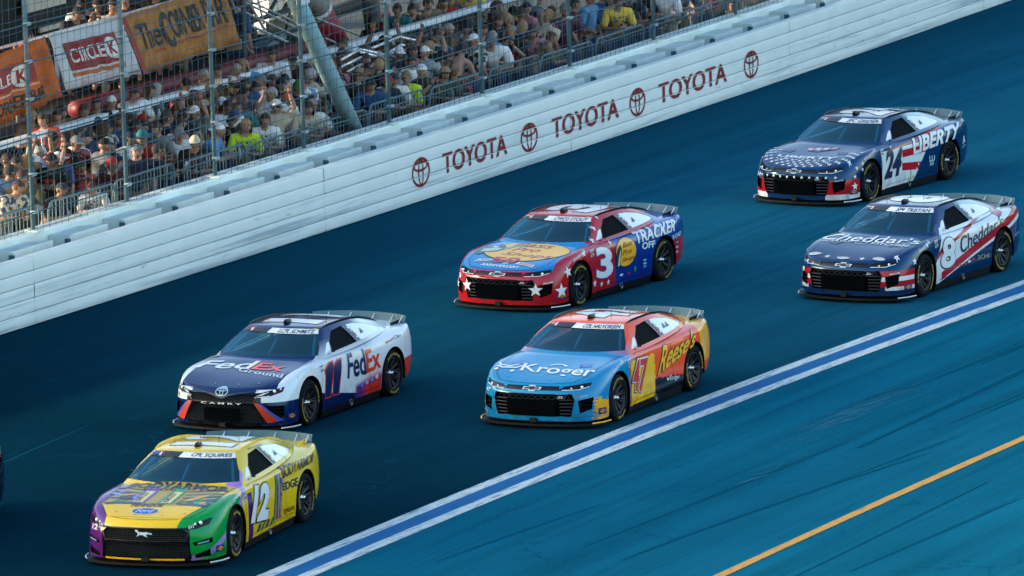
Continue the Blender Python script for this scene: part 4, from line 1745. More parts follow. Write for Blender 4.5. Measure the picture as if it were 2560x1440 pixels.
def grille_bars(style, parent, p, xs, inside):
    ys = [q[0] for q in p]
    zs = [q[1] for q in p]
    mid = mat('grille_bar', (.008, .014, .018), .45)

    def run(z, y0=None, y1=None):
        r = [y for y in [min(ys) + (max(ys) - min(ys)) * i / 40 for i in range(41)] if inside(y, z)]
        if y0 is not None:
            r = [y for y in r if y0 <= y <= y1]
        return r
    fr_ = MB()
    n = len(p)
    pts = []
    for i in range(n):
        a, b = p[i], p[(i + 1) % n]
        for t in (0, .25, .5, .75):
            y, z = a[0] + (b[0] - a[0]) * t, a[1] + (b[1] - a[1]) * t
            pts.append((xs(y * .985, z) - .002, y * .985, z))
    pts.append(pts[0])
    fr_.tube(pts, .010, 5)
    fr_.build('grille_frame', GLOSSBLACK, parent)
    if style == 'camaro':
        for i in range(5):
            z = .235 + i * .052
            for sg in (-1, 1):
                r = run(z, *((-.7, -.40) if sg < 0 else (.40, .7)))
                if len(r) > 1:
                    MB().tube([(xs(y, z) - .02, y, z) for y in (r[0], r[len(r) // 2], r[-1])], .008, 5).build('grille_bar', mid, parent)
        hx = MB()
        for i in range(-5, 6):
            y = i * .105
            c = (y, .48)
            hexp = [(c[0] + .052 * math.cos(k * PI / 3), c[1] + .03 * math.sin(k * PI / 3)) for k in range(7)]
            hx.tube([(xs(a, b) - .018, a, b) for a, b in hexp], .0055, 4)
        hx.build('grille_mesh', mid, parent)
        duct = MB()
        duct.box((xs(0, .3) - .06, 0, .315), (.02, .74, .20))
        duct.build('radiator_opening', mat('radiator_dark', (.0008, .0014, .002), .95, spec=.02), parent)
    elif style == 'camry':
        gm_ = MB()
        z0, z1 = min(zs), max(zs)
        k = 0
        step = .042
        for d in (1, -1):
            for i in range(-60, 61):
                a0 = i * step * 1.5
                seg = []
                for t in range(15):
                    z = z0 + (z1 - z0) * t / 14
                    y = a0 + d * (z - z0) * 1.5
                    if inside(y, z):
                        seg.append((xs(y, z) - .02, y, z))
                    elif len(seg) > 1:
                        break
                if len(seg) > 1:
                    gm_.tube([seg[0], seg[-1]], .0045, 4)
        gm_.build('grille_mesh', mid, parent)
        if min(zs) < .3:
            MB().box((xs(0, .28) - .018, 0, .29), (.02, .60, .19)).build('radiator_opening', mat('radiator_dark', (.0008, .0014, .002), .95, spec=.02), parent)
    else:
        gm_ = MB()
        z = min(zs) + .02
        while z < max(zs) - .01:
            r = run(z)
            if len(r) > 1:
                gm_.tube([(xs(y, z) - .022, y, z) for y in (r[0], r[len(r) // 2], r[-1])], .0045, 4)
            z += .026
        for i in range(-20, 21):
            y = i * .03
            zz = [z for z in [min(zs) + (max(zs) - min(zs)) * t / 20 for t in range(21)] if inside(y, z)]
            if len(zz) > 1:
                gm_.tube([(xs(y, zz[0]) - .022, y, zz[0]), (xs(y, zz[-1]) - .022, y, zz[-1])], .003, 4)
        gm_.build('grille_mesh', mid, parent)
# ------------------------------------------------------------------ the seven cars
NAVY, WHITE, RED, YEL, ORG = '#053062', '#e3e5e4', '#c21f22', '#f0c20e', '#ea4a18'


def sq(u0, v0, u1, v1, u2=None, v2=None, u3=None, v3=None):
    return [(u0, v0), (u1, v1), (u2, v2), (u3, v3)]


def common(pr, name, maker, strip_right='#e8dc4a'):
    """windscreen banner with the remembered soldier's name"""
    band = [(-.60, 1.225), (.60, 1.225), (.625, 1.232), (.585, 1.272), (.33, 1.284), (-.33, 1.284), (-.585, 1.272), (-.625, 1.232)]
    pr.poly('banner_band', 'front', '#0b1f3d', band, 0)
    pr.poly('banner_white', 'front', WHITE, [(-.17, 1.224), (.64, 1.214), (.594, 1.270), (.33, 1.279), (-.13, 1.281)], 1)
    pr.poly('banner_black', 'front', '#08090b', [(-.45, 1.226), (-.17, 1.224), (-.13, 1.281), (-.41, 1.278)], 1)
    pr.poly('banner_red', 'front', '#b02a30', [(-.50, 1.224), (-.455, 1.226), (-.415, 1.281), (-.455, 1.281)], 1)
    pr.poly('banner_star', 'front', WHITE, star2d(-.475, 1.25, .03), 2)
    pr.poly('banner_tab', 'front', strip_right, [(.52, 1.278), (.60, 1.270), (.605, 1.264), (.52, 1.270)], 2)
    pr.text('banner_lettering', 'front', '#17305a', name, [(.0, 1.230), (.59, 1.219), (.56, 1.263), (.02, 1.275)], bold=.05, shear=.2, lay=2)
    if maker == 'bow':
        pr.poly('maker_emblem', 'front', '#c8b06a', bow2d(-.54, 1.254, .14, .018), 2)
    elif maker == 'oval':
        pr.poly('maker_emblem', 'front', '#2f5fa8', disc2d(-.545, 1.252, .075, .015), 2)
    else:
        pr.add('maker_emblem', 'front', '#b0343a', *toyota2d(-.54, 1.253, .05, .016, .006), 2)


def side_small(pr, series=True):
    pr.text('tyre_maker_lettering', 'side', WHITE, 'GOODYEAR', [(-1.60, .745), (-1.16, .845), (-1.16, .885), (-1.60, .785)], bold=.02, shear=.2)
    pr.poly('fuel_sticker', 'side', '#14306e', [(-2.05, .20), (-1.885, .20), (-1.885, .295), (-2.05, .295)], 2)
    pr.poly('fuel_diamond', 'side', '#e2a81e', [(-2.03, .247), (-1.967, .215), (-1.905, .247), (-1.967, .279)], 3)
    pr.poly('fuel_arrow', 'side', '#b02622', [(-2.0, .24), (-1.935, .24), (-1.935, .256), (-2.0, .256)], 4)
    pr.poly('series_sticker', 'side', '#d5dadc', [(-1.02, .80), (-.90, .82), (-.89, .86), (-1.01, .845)], 2)
    pr.poly('series_sticker', 'side', '#d5dadc', [(-1.02, .735), (-.90, .755), (-.90, .795), (-1.02, .775)], 2)
    pr.poly('series_sticker_dark', 'side', '#1b2f52', [(-1.005, .81), (-.915, .825), (-.91, .848), (-1.0, .835)], 3)
    pr.poly('series_sticker_dark', 'side', '#1b2f52', [(-1.0, .747), (-.92, .76), (-.92, .783), (-1.0, .77)], 3)


def roofnum(pr, txt, col, edge, bold=.03):
    bold += .06
    pr.text('roof_number', 'roof', col, txt, [(.46, -.10), (.46, .78 + .16 * (len(txt) - 1)), (-.46, .78 + .16 * (len(txt) - 1)), (-.46, -.10)], bold, 0, 2, edge, .025)


def emblem_bow(pr, col='#c9d2d6'):
    pr.poly('nose_emblem', 'front', col, bow2d(0, .612, .30, .075), 2)
    pr.poly('nose_emblem_core', 'front', '#0a0c0e', bow2d(0, .612, .24, .045), 3)
    pr.text('grille_badge', 'front', '#c9d2d6', 'ZL', [(.40, .475), (.50, .475), (.50, .505), (.40, .505)], .03, .3, 3)
    pr.text('grille_badge_red', 'front', '#c2302a', '1', [(.51, .475), (.53, .475), (.54, .505), (.52, .505)], .04, .3, 3)


def stars(pr, name, frame, col, pts, lay=2):
    for a in pts:
        pr.poly(name, frame, col, star2d(a[0], a[1], a[2], a[3] if len(a) > 3 else 0), lay)


def hood_vents(pr, col):
    for sg in (1, -1):
        pr.poly('hood_vent', 'hood', col, [(.42 * sg, -1.53), (.60 * sg, -1.50), (.66 * sg, -1.64), (.47 * sg, -1.68)], 1)
        pr.poly('hood_vent_slot', 'hood', '#06080a', [(.44 * sg, -1.545), (.46 * sg, -1.545), (.50 * sg, -1.67), (.48 * sg, -1.67)], 2)


# number 11 -----------------------------------------------------------------
p11 = livery('paint_white_navy', '#e6e8e8', [
    (NAVY, [(1, 0, 0, 0, .80), (0, 0, -1, 0, -.80), (0, 0, 0, 1, .66)]),
    (NAVY, [(1, 0, 0, 0, 2.1), (0, 0, -1, 0, -.53), (0, 0, 0, 1, .58)]),
    (NAVY, [(0, 0, 0, 1, .965), (1, 0, 0, 0, -.75)], 0, .18),
    (NAVY, [(1, 0, 0, 0, 1.72), (0, 0, 0, -1, -.475), (0, 0, 1, 0, .60)]),
    (NAVY, [(1, 0, 0, 0, -.35), (-1, 0, 0, 0, -1.0), (.16, 0, 0, -1, -.27)]),
    ('#7a4a90', [(-1, 0, 0, 0, .15), (1, 0, 0, 0, -1.0), (-.08, 0, 0, -1, -.345)], 0, .04),
    (ORG, [(-1, 0, 0, 0, .45), (1, 0, 0, 0, -1.0), (-.08, 0, 0, -1, -.345)], 0, .12),
    (ORG, [(-1, 0, 0, 0, 1.78), (0, 0, 0, -1, -.52)]),
    ('#0a0c10', [(1, 0, 0, 0, 2.02), (0, 0, -1, 0, -.62), (0, 0, 0, -1, -.62)]),
])
r11, pr = make_car('race_car', 'white and navy stock car with number 11 on its door and a dark blue bonnet', 'camry', p11, (1.55078, -4.33587), math.radians(-.96909))
common(pr, 'LCPL SCHMITZ', 'ovals')
side_small(pr)
for u0 in (-.90, -.62):
    for nm_, col_, g_, ly_ in (('door_number_outline', ORG, .022, 2), ('door_number', NAVY, 0, 3)):
        pr.poly(nm_, 'side', col_, [(u0 - g_, .345 - g_), (u0 + .185 + g_, .335 - g_), (u0 + .345 + g_, .83 + g_), (u0 + .225 - g_ * .5, .83 + g_), (u0 + .035 - g_, .735 + g_), (u0 + .055 - g_, .675 - g_), (u0 + .115 - g_, .69 - g_)], ly_)
pr.text('door_lettering_blue', 'side', NAVY, 'Fed', [(-.12, .50), (.50, .47), (.46, .87), (-.07, .87)], .05)
pr.text('door_lettering_orange', 'side', ORG, 'Ex', [(.51, .485), (.97, .51), (.92, .83), (.50, .845)], .05)
pr.text('quarter_lettering_red', 'side', '#b8242c', 'Sport', [(1.15, .82), (1.43, .85), (1.45, .905), (1.16, .87)], .03)
pr.text('quarter_lettering_black', 'side', '#1a2238', 'Clips', [(1.45, .85), (1.70, .86), (1.73, .91), (1.46, .905)], .02)
pr.text('hood_lettering_white', 'hood', WHITE, 'Fed', [(-.84, -1.66), (.04, -1.55), (.08, -1.22), (-.76, -1.28)], .05)
pr.text('hood_lettering_orange', 'hood', '#f0603a', 'Ex', [(.07, -1.55), (.64, -1.62), (.60, -1.30), (.11, -1.27)], .05)
pr.text('hood_lettering_small', 'hood', WHITE, 'Ground', [(-.10, -1.66), (.77, -1.90), (.73, -1.74), (-.10, -1.52)], .005)
roofnum(pr, '11', WHITE, ORG, .05)
pr.add('nose_emblem', 'front', '#a9c6cf', *toyota2d(0, .625, .105, .062, .014), 3)
pr.text('nose_lettering', 'front', WHITE, 'CAMRY', [(-.34, .445), (.34, .445), (.34, .472), (-.34, .472)], .03, 0, 3, None, 0, 1.5)
pr.poly('nose_wing', 'front', '#1b2c52', [(-.56, .655), (-.12, .60), (0, .548), (.12, .60), (.56, .655), (.56, .645), (.13, .575), (0, .525), (-.13, .575), (-.56, .645)], 1)
for sg in (1, -1):
    pr.poly('nose_blade', 'front', '#c8502e', [(.52 * sg, .47), (.58 * sg, .47), (.84 * sg, .19), (.70 * sg, .165)], 2)
    pr.poly('nose_blade_blue', 'front', '#5a64b4', [(.58 * sg, .47), (.64 * sg, .445), (.90 * sg, .20), (.84 * sg, .19)], 2)
pr.text('fender_number', 'front', '#3a2a6a', '11', [(-.87, .49), (-.80, .49), (-.79, .56), (-.86, .56)], .05, .2, 3)
for i, c in enumerate(('#8f7fd0', '#c0b4e0', '#6fa0dd', '#e8d9cc')):
    pr.poly('skirt_sticker', 'side', c, disc2d(.34 + i * .16, .335 + i * .018, .05, .035, 12), 3)
pr.done()

# number 12 -----------------------------------------------------------------
p12 = livery('paint_yellow_green', '#e8c600', [
    ('#74307f', [(0, -1, 0, 0, .60), (1, 0, 0, 0, 1.0)]),
    ('#12a046', [(.42, 1, 0, 0, 1.455), (1, 0, 0, 0, .70), (0, 1, 0, 0, .45)]),
    ('#6a2a7c', [(1, 0, 0, 0, .68), (-1, 0, 0, 0, -.88), (0, 1, 0, 0, .8), (0, 0, 0, -1, -.80)]),
    ('#b88ac8', [(1, 0, 0, 0, .60), (.55, 0, 0, 1, 1.36), (-.55, 0, 0, -1, -1.44), (0, 1, 0, 0, .4), (0, 0, 0, -1, -1.2)]),
    ('#06080a', [(0, 0, -1, 0, -.645), (1, 0, 0, 0, 2.0), (0, 0, 0, -1, -.578)]),
])
r12, pr = make_car('race_car', 'yellow, green and purple stock car with number 12 on its door', 'mustang', p12, (11.72909, -.70490), math.radians(6.0142),
                   rails=mat('yellow_rail', YEL, .35, coat=.5), accents={})
common(pr, 'CPL SQUIRES', 'oval')
side_small(pr)
pr.text('door_number', 'side', WHITE, '12', [(-.82, .375), (-.12, .315), (.07, .815), (-.53, .855)], .15, 0, 4, '#111318', .05)
for i, c in enumerate(('#6a3a8a', '#2f9a58', '#8a4a6a', '#caa8d8', '#6a3a8a')):
    pr.poly('door_stripe', 'side', c, [(.12 + i * .055, .24), (.15 + i * .055, .24), (.30 + i * .04, .86), (.27 + i * .04, .86)], 1)
for i, c in enumerate(('#4a2a66', '#26824c', '#7c3a5a', '#26824c')):
    pr.poly('skirt_stripe', 'side', c, [(-.55 + i * .17, .20), (-.45 + i * .17, .20), (-.33 + i * .17, .30), (-.43 + i * .17, .30)], 1)
for k, uu in enumerate((.27, .40)):
    pr.text('door_bottle_lettering', 'side', ('#2c6a42', '#5a2f70')[k], 'BODYARMOR', [(uu, .24), (uu + .05, .72), (uu + .02, .72), (uu - .05, .24)][::1] if False else [(uu + .035, .25), (uu + .09, .70), (uu + .035, .70), (uu - .02, .25)], .02, 0, 3)
    pr.poly('door_bottle_cap', 'side', ('#2f9a58', '#7a3f96')[k], disc2d(uu + .07, .75, .045, .05, 12), 2)
pr.text('quarter_lettering', 'side', '#15161a', 'BODYARMOR', [(.53, .765), (1.68, .80), (1.90, .90), (.53, .925)], .05, 0, 3)
pr.text('quarter_lettering', 'side', '#15161a', 'EDGE', [(.50, .60), (1.07, .575), (1.06, .70), (.49, .71)], .05, 0, 3)
pr.text('quarter_small_lettering', 'side', '#1a1a1c', 'WURTH', [(.63, .262), (.92, .258), (.91, .325), (.62, .33)], .04, 0, 3)
pr.poly('quarter_small_square', 'side', '#b8281e', [(.53, .262), (.60, .262), (.60, .29), (.53, .29)], 3)
pr.poly('quarter_small_square', 'side', '#b8281e', [(.53, .30), (.60, .30), (.60, .33), (.53, .33)], 3)
pr.text('pillar_lettering', 'side', '#3a6a86', 'RYAN', [(.0, 1.262), (.45, 1.245), (.45, 1.268), (.0, 1.284)], .02)
# hood art: radiating stripes, bottles, lettering
pr.poly('hood_panel', 'hood', '#b99a30', [(-.62, -1.0), (.70, -1.0), (.66, -1.84), (-.80, -1.84)], 0)
for i in range(9):
    a = -.9 + i * .24
    c = ('#14505c', '#2f8a72', '#8c6ab0', '#1b5f48', '#14505c', '#2b9a6a', '#14505c', '#2b9a6a', '#14505c')[i]
    if abs(a) < .3:
        continue
    pr.poly('hood_stripe', 'hood', c, [(.62 * a, -1.62 - .0 * i), (.62 * a + .05, -1.55), (1.0 * a if abs(a) < .75 else .75 * a, -1.80), (.85 * a if abs(a) < .75 else .7 * a, -1.83)], 1)
pr.poly('hood_band', 'hood', '#15485a', [(-.80, -1.84), (-.30, -1.74), (-.30, -1.79), (-.72, -1.90)], 2)
pr.poly('hood_band', 'hood', '#15485a', [(.70, -1.90), (.25, -1.79), (.25, -1.74), (.76, -1.82)], 2)
pr.poly('hood_stripe', 'hood', '#1f8f66', [(.25, -1.70), (.80, -1.55), (.80, -1.60), (.25, -1.735)], 2)
pr.poly('hood_stripe', 'hood', '#1f8f66', [(.30, -1.60), (.80, -1.40), (.80, -1.45), (.30, -1.64)], 2)
pr.poly('hood_stripe', 'hood', '#7ea6d0', [(-.78, -1.42), (-.36, -1.58), (-.36, -1.63), (-.80, -1.50)], 2)
pr.poly('hood_stripe', 'hood', '#9a7fc4', [(-.70, -1.30), (-.40, -1.50), (-.38, -1.56), (-.74, -1.38)], 2)
pr.poly('hood_fruit', 'hood', '#5e1c40', disc2d(-.56, -1.52, .10, .17, 20, .3), 3)
pr.poly('hood_fruit_band', 'hood', '#d8b02c', [(-.66, -1.52), (-.47, -1.45), (-.46, -1.50), (-.65, -1.58)], 4)
pr.poly('hood_leaf', 'hood', '#d8b02c', [(.30, -1.70), (.40, -1.58), (.60, -1.42), (.66, -1.38), (.60, -1.50), (.44, -1.66)], 3)
pr.poly('hood_bottle', 'hood', '#8f63b4', [(-.44, -1.78), (-.22, -1.78), (-.16, -1.22), (-.34, -1.18)], 2)
pr.poly('hood_bottle', 'hood', '#1f9a62', [(-.04, -1.78), (.20, -1.78), (.24, -1.22), (.06, -1.18)], 2)
pr.poly('hood_bottle_label', 'hood', '#e5d28a', [(-.39, -1.76), (-.25, -1.76), (-.21, -1.34), (-.33, -1.34)], 3)
pr.poly('hood_bottle_label', 'hood', '#e5d28a', [(.02, -1.76), (.16, -1.76), (.20, -1.34), (.08, -1.34)], 3)
for uu in (-.36, .05):
    pr.text('hood_bottle_lettering', 'hood', '#3a4a3c', 'BODYARMOR', [(uu + .0, -1.40), (uu - .02, -1.74), (uu + .07, -1.74), (uu + .09, -1.40)], .03, 0, 4)
for i in range(8):
    s_ = 1 if i % 2 else -1
    k_ = i // 2
    pr.poly('hood_stripe', 'hood', ('#0d3a46', '#146a50', '#123f4c', '#3c2a58')[k_], [(.26 * s_, -1.30 - k_ * .11), (.80 * s_, -1.16 - k_ * .15), (.82 * s_, -1.21 - k_ * .155), (.27 * s_, -1.335 - k_ * .115)], 1)
pr.text('hood_lettering', 'hood', '#14211e', 'BODYARMOR', [(-.70, -1.19), (.82, -1.26), (.78, -1.03), (-.66, -.99)], .06, 0, 3)
pr.text('hood_lettering', 'hood', '#2a3a34', 'EDGE', [(-.42, -1.29), (.06, -1.29), (.06, -1.20), (-.42, -1.20)], .03, 0, 3)
pr.poly('hood_front_panel', 'hood', '#e8c200', [(-.80, -1.85), (.71, -1.85), (.50, -2.24), (-.58, -2.22)], 1)
pr.text('hood_sponsor_lettering', 'hood', '#15171a', 'PENNZOIL', [(-.35, -1.93), (.11, -1.90), (.10, -1.78), (-.37, -1.80)], .06, .25, 3)
pr.poly('nose_oval_rim', 'hood', '#d8e2ea', disc2d(-.09, -2.055, .205, .105, 30), 3)
pr.poly('nose_oval', 'hood', '#2158a8', disc2d(-.09, -2.055, .19, .093, 30), 4)
pr.text('nose_oval_lettering', 'hood', '#e3eaf0', 'Ford', [(-.22, -2.105), (.04, -2.105), (.04, -2.0), (-.22, -2.0)], 0, .35, 5)
roofnum(pr, '12', WHITE, '#1a3a5a', .04)
hp = [(-.14, .49), (-.12, .515), (-.09, .512), (-.06, .525), (.0, .518), (.06, .525), (.085, .548), (.105, .552), (.115, .535), (.10, .525), (.085, .52), (.07, .495), (.09, .465), (.075, .462), (.045, .485), (.0, .482), (-.035, .465), (-.075, .45), (-.05, .475), (-.06, .495), (-.09, .497)]
pr.poly('nose_emblem_horse', 'front', '#b9cdd6', [(-x, z - .005) for x, z in hp], 3)
pr.text('fender_number', 'front', WHITE, '12', [(-.83, .50), (-.72, .50), (-.72, .575), (-.83, .575)], .06, .15, 3)
for sg in (1, -1):
    pr.poly('fog_lamp', 'front', '#8fb0c0', [(.74 * sg, .345), (.86 * sg, .37), (.87 * sg, .39), (.74 * sg, .365)], 3)
pr.poly('chin_stripe', 'front', '#e8b90e', [(-.60, .125), (.56, .125), (.56, .15), (-.60, .15)], 2)
pr.done()

# number 3 ------------------------------------------------------------------
p3 = livery('paint_blue_red', '#175a9e', [
    ('#2c92c4', [(0, 0, 0, 1, .66), (1, 0, 0, 0, .8)], 0, .05),
    (RED, [(1, 0, 0, 0, 1.9), (0, 0, 0, -1, -.66)]),
    (RED, [(1, 0, 0, 0, .19), (0, 0, 1, 0, .855), (0, 0, 0, -1, -.93)]),
    (RED, [(0, 0, 0, 1, .93), (-1, 0, 0, 0, -.86), (1, 0, 0, 0, -1.30)]),
    ('#173f92', [(1, 0, 0, 0, -1.7), (-1, 0, 0, 0, -.19), (0, 0, 0, -1, -.62)], 0, .12),
    (RED, [(-1, 0, 0, 0, 1.69), (0, 0, 0, -1, -.64)]),
])
r3, pr = make_car('race_car', 'blue and red stock car with number 3 on its door and white stars', 'camaro', p3, (-10.04393, -5.01811), math.radians(-5.34137))
common(pr, 'CWO3 STOUT', 'bow')
side_small(pr)
emblem_bow(pr)
pr.text('door_number', 'side', WHITE, '3', [(-.87, .36), (-.28, .31), (-.31, .815), (-.83, .865)], .08, 0, 3, '#27509a', .03)
pr.poly('door_disc_rim', 'side', '#1c1a16', disc2d(.14, .655, .345, .245), 1)
pr.poly('door_disc', 'side', '#f2b92a', disc2d(.15, .655, .325, .230), 2)
for i, t in enumerate(('Bass', 'Pro', 'Shops')):
    pr.text('door_disc_lettering', 'side', '#8c1f14', t, [(.06 - .02 * i, .735 - .125 * i), (.36 + .03 * i - (.06 if i == 1 else 0), .735 - .125 * i + .01), (.36 + .03 * i - (.06 if i == 1 else 0), .83 - .125 * i), (.07 - .02 * i, .82 - .125 * i)], .03, .2, 3)
fish = [(-.20, .46), (-.10, .43), (-.03, .47), (-.05, .55), (.0, .62), (.02, .74), (-.02, .80), (-.06, .73), (-.12, .74), (-.17, .66), (-.19, .56)]
pr.poly('door_fish', 'side', '#23402c', fish, 3)
pr.poly('door_fish_belly', 'side', '#c8d0b8', [(-.14, .45), (-.06, .47), (-.06, .56), (-.03, .64), (-.01, .73), (-.05, .68), (-.10, .60)], 4)
pr.text('quarter_lettering', 'side', WHITE, 'TRACKER', [(.49, .735), (1.76, .775), (1.95, .955), (.47, .94)], .07, 0, 3)
pr.text('quarter_lettering', 'side', WHITE, 'OFF', [(.67, .62), (1.09, .61), (1.08, .72), (.66, .735)], .07, .1, 3)
pr.text('quarter_lettering', 'side', WHITE, 'ROAD', [(1.67, .645), (2.05, .67), (2.05, .74), (1.66, .715)], .05, 0, 3)
for i, (x, z, c) in enumerate(((-.02, .305, WHITE), (.21, .30, '#b8332c'), (.43, .34, '#3fae74'), (.74, .44, '#8fb6d6'), (.74, .385, '#9fc0da'), (.74, .335, '#7fa6c8'), (1.83, .50, '#d8c6c4'), (1.84, .58, '#8f9ac0'), (1.84, .42, '#d8c6c4'))):
    pr.poly('small_sponsor', 'side', c, disc2d(x, z, .06 if i != 2 else .03, .018 if i != 2 else .05, 10), 3)
stars(pr, 'star', 'side', WHITE, [(-1.78, .61, .10, .2), (-1.97, .33, .13), (-.235, 1.262, .035), (-.50, 1.125, .05), (-.73, .965, .055), (-.30, .868, .05), (-.68, .25, .055), (-.45, .25, .055), (-.93, .30, .07), (-1.24, .83, .06)])
stars(pr, 'star', 'front', WHITE, [(.66, .37, .11), (-.60, .40, .11, .1), (-.87, .40, .08)])
pr.poly('hood_disc_rim', 'hood', '#173c4a', disc2d(.05, -1.50, .80, .455), 1)
pr.poly('hood_disc', 'hood', '#eebd38', disc2d(.06, -1.50, .77, .43), 2)
for t, q in (('Bass', [(-.33, -1.28), (.42, -1.32), (.42, -1.13), (-.31, -1.08)]), ('Pro', [(-.25, -1.50), (.28, -1.51), (.28, -1.33), (-.22, -1.33)]), ('Shops', [(-.33, -1.73), (.68, -1.86), (.66, -1.62), (-.30, -1.56)])):
    pr.text('hood_disc_lettering', 'hood', '#a8383c', t, q, .03, .25, 3)
pr.poly('hood_fish', 'hood', '#2f6a62', [(-.80, -1.72), (-.70, -1.80), (-.62, -1.66), (-.45, -1.58), (-.36, -1.40), (-.50, -1.24), (-.70, -1.28), (-.86, -1.45)], 3)
pr.poly('hood_fish_belly', 'hood', '#b9c8b4', [(-.72, -1.66), (-.60, -1.62), (-.46, -1.53), (-.44, -1.42), (-.58, -1.40), (-.74, -1.50)], 4)
pr.poly('hood_fish_eye', 'hood', '#d8e2dc', disc2d(-.60, -1.36, .06, .035, 12), 4)
pr.poly('hood_fish_fin', 'hood', '#7fb4b8', [(-.42, -1.40), (-.20, -1.20), (-.02, -1.16), (-.22, -1.28), (-.36, -1.46)], 4)
pr.text('hood_fifty', 'hood', '#c02426', '50', [(-.29, -2.06), (.15, -2.02), (.16, -1.80), (-.36, -1.82)], .08, 0, 4)
pr.text('hood_anniversary', 'hood', WHITE, 'ANNIVERSARY', [(-.42, -2.19), (.31, -2.235), (.31, -2.15), (-.42, -2.11)], .03, 0, 4)
pr.text('hood_anniversary', 'hood', WHITE, 'TH', [(-.08, -2.10), (.03, -2.10), (.03, -2.04), (-.08, -2.04)], .03, 0, 5)
pr.poly('hood_ribbon', 'hood', '#d8d4cc', [(-.60, -2.06), (-.34, -2.02), (-.32, -1.92), (-.58, -1.96)], 3)
pr.poly('hood_ribbon', 'hood', '#d8d4cc', [(.16, -2.06), (.54, -2.16), (.54, -2.08), (.18, -1.97)], 3)
pr.text('hood_ribbon_lettering', 'hood', '#a84038', '1972', [(-.57, -2.035), (-.36, -2.0), (-.35, -1.95), (-.55, -1.98)], .03, 0, 4)
pr.text('hood_ribbon_lettering', 'hood', '#a84038', '2022', [(.22, -2.055), (.50, -2.13), (.50, -2.08), (.23, -2.005)], .03, 0, 4)
pr.text('fender_number', 'front', WHITE, '3', [(-.84, .495), (-.76, .495), (-.76, .57), (-.84, .57)], .07, 0, 3)
pr.text('fender_lettering', 'front', '#e8e4e2', 'RCR', [(.76, .46), (.88, .475), (.88, .50), (.76, .485)], .05, .3, 3)
roofnum(pr, '3', WHITE, '#2a55a0', .07)
pr.done()

# number 47 -----------------------------------------------------------------
p47 = livery('paint_blue_orange', '#f8681e', [
    ('#2894bc', [(1, 0, 0, 0, .80)], 0, .16),
    ('#f4b50c', [(-1, 0, 0, 0, 1.62), (0, 0, 0, 1, .40)]),
    ('#f8c80c', [(1, 0, 0, 0, .02), (-1, 0, 0, 0, -.98), (0, 0, 0, -1, -.80), (0, 0, 1, 0, .85)], .22),
    ('#101418', [(-1, 0, 0, 0, -.02), (.10, 0, 0, -1, -.42)], .16),
    ('#f2b40e', [(1, 0, 0, 0, 1.70), (0, 0, 1, 0, .90), (0, 0, 0, -1, -.42)], .42),
    ('#c8701c', [(1, 0, 0, 0, .93), (-1, 0, 0, 0, -.99), (0, 0, 0, -1, -.82), (0, 0, 1, 0, .85)], .2),
])
r47, pr = make_car('race_car', 'light blue and orange stock car with red number 47 on its yellow door', 'camaro', p47, (0, 0), 0, accents={'two_ducts': 1, 'lip': mat('yellow_lip', '#e8b40e', .4)})
common(pr, 'COL HALVORSEN', 'bow')
side_small(pr)
emblem_bow(pr)
hood_vents(pr, '#5078c0')
pr.text('door_number', 'side', '#d8301c', '47', [(-.95, .36), (-.45, .29), (-.29, .785), (-.82, .81)], .07, 0, 5, '#f0e8e0', .05)
pr.text('door_number_shadow', 'side', '#101214', '47', [(-1.0, .325), (-.41, .25), (-.24, .82), (-.86, .85)], .16, 0, 3)
pr.text('quarter_lettering', 'side', '#f6c21a', "Reese's", [(.04, .44), (1.34, .70), (1.55, .93), (.30, .87)], .045, .1, 4, '#141210', .05)
pr.text('quarter_small_lettering', 'side', WHITE, 'Kroger', [(.50, .275), (.84, .262), (.84, .345), (.50, .385)], .02, 0, 3)
pr.poly('quarter_small_cart', 'side', WHITE, [(.37, .37), (.41, .31), (.46, .32), (.48, .37), (.44, .35), (.42, .35)], 3)
pr.text('hood_lettering', 'hood', WHITE, 'Kroger', [(-.39, -2.0), (.83, -2.12), (.79, -1.70), (-.47, -1.58)], .03, 0, 3)
pr.add('hood_lettering_arc', 'hood', WHITE, *ring2d(.10, -1.69, .17, .14, .035, 14, .3, 2.6), 3)
pr.poly('hood_cart', 'hood', WHITE, [(-.92, -1.62), (-.86, -1.62), (-.82, -1.74), (-.62, -1.78), (-.50, -1.66), (-.54, -1.65), (-.64, -1.74), (-.80, -1.70), (-.82, -1.65)], 3)
pr.poly('hood_cart', 'hood', WHITE, disc2d(-.80, -1.88, .035, .035, 12), 3)
pr.poly('hood_cart', 'hood', WHITE, disc2d(-.52, -1.93, .035, .035, 12), 3)
pr.poly('hood_cart', 'hood', WHITE, [(-.86, -1.78), (-.72, -1.85), (-.50, -1.82), (-.42, -1.68), (-.46, -1.68), (-.54, -1.78), (-.72, -1.80), (-.82, -1.75)], 3)
pr.text('fender_number', 'front', WHITE, '47', [(-.84, .51), (-.74, .51), (-.73, .57), (-.83, .57)], .05, .2, 3)
pr.text('fender_lettering', 'front', '#d8e2ea', 'JTG', [(.72, .475), (.82, .49), (.82, .515), (.72, .50)], .03, .3, 3)
pr.add('fender_swoosh', 'front', '#a83a34', *ring2d(.73, .495, .07, .028, .008, 16, 1.2, 4.6), 3)
roofnum(pr, '47', WHITE, '#1e2c50', .05)
pr.done()

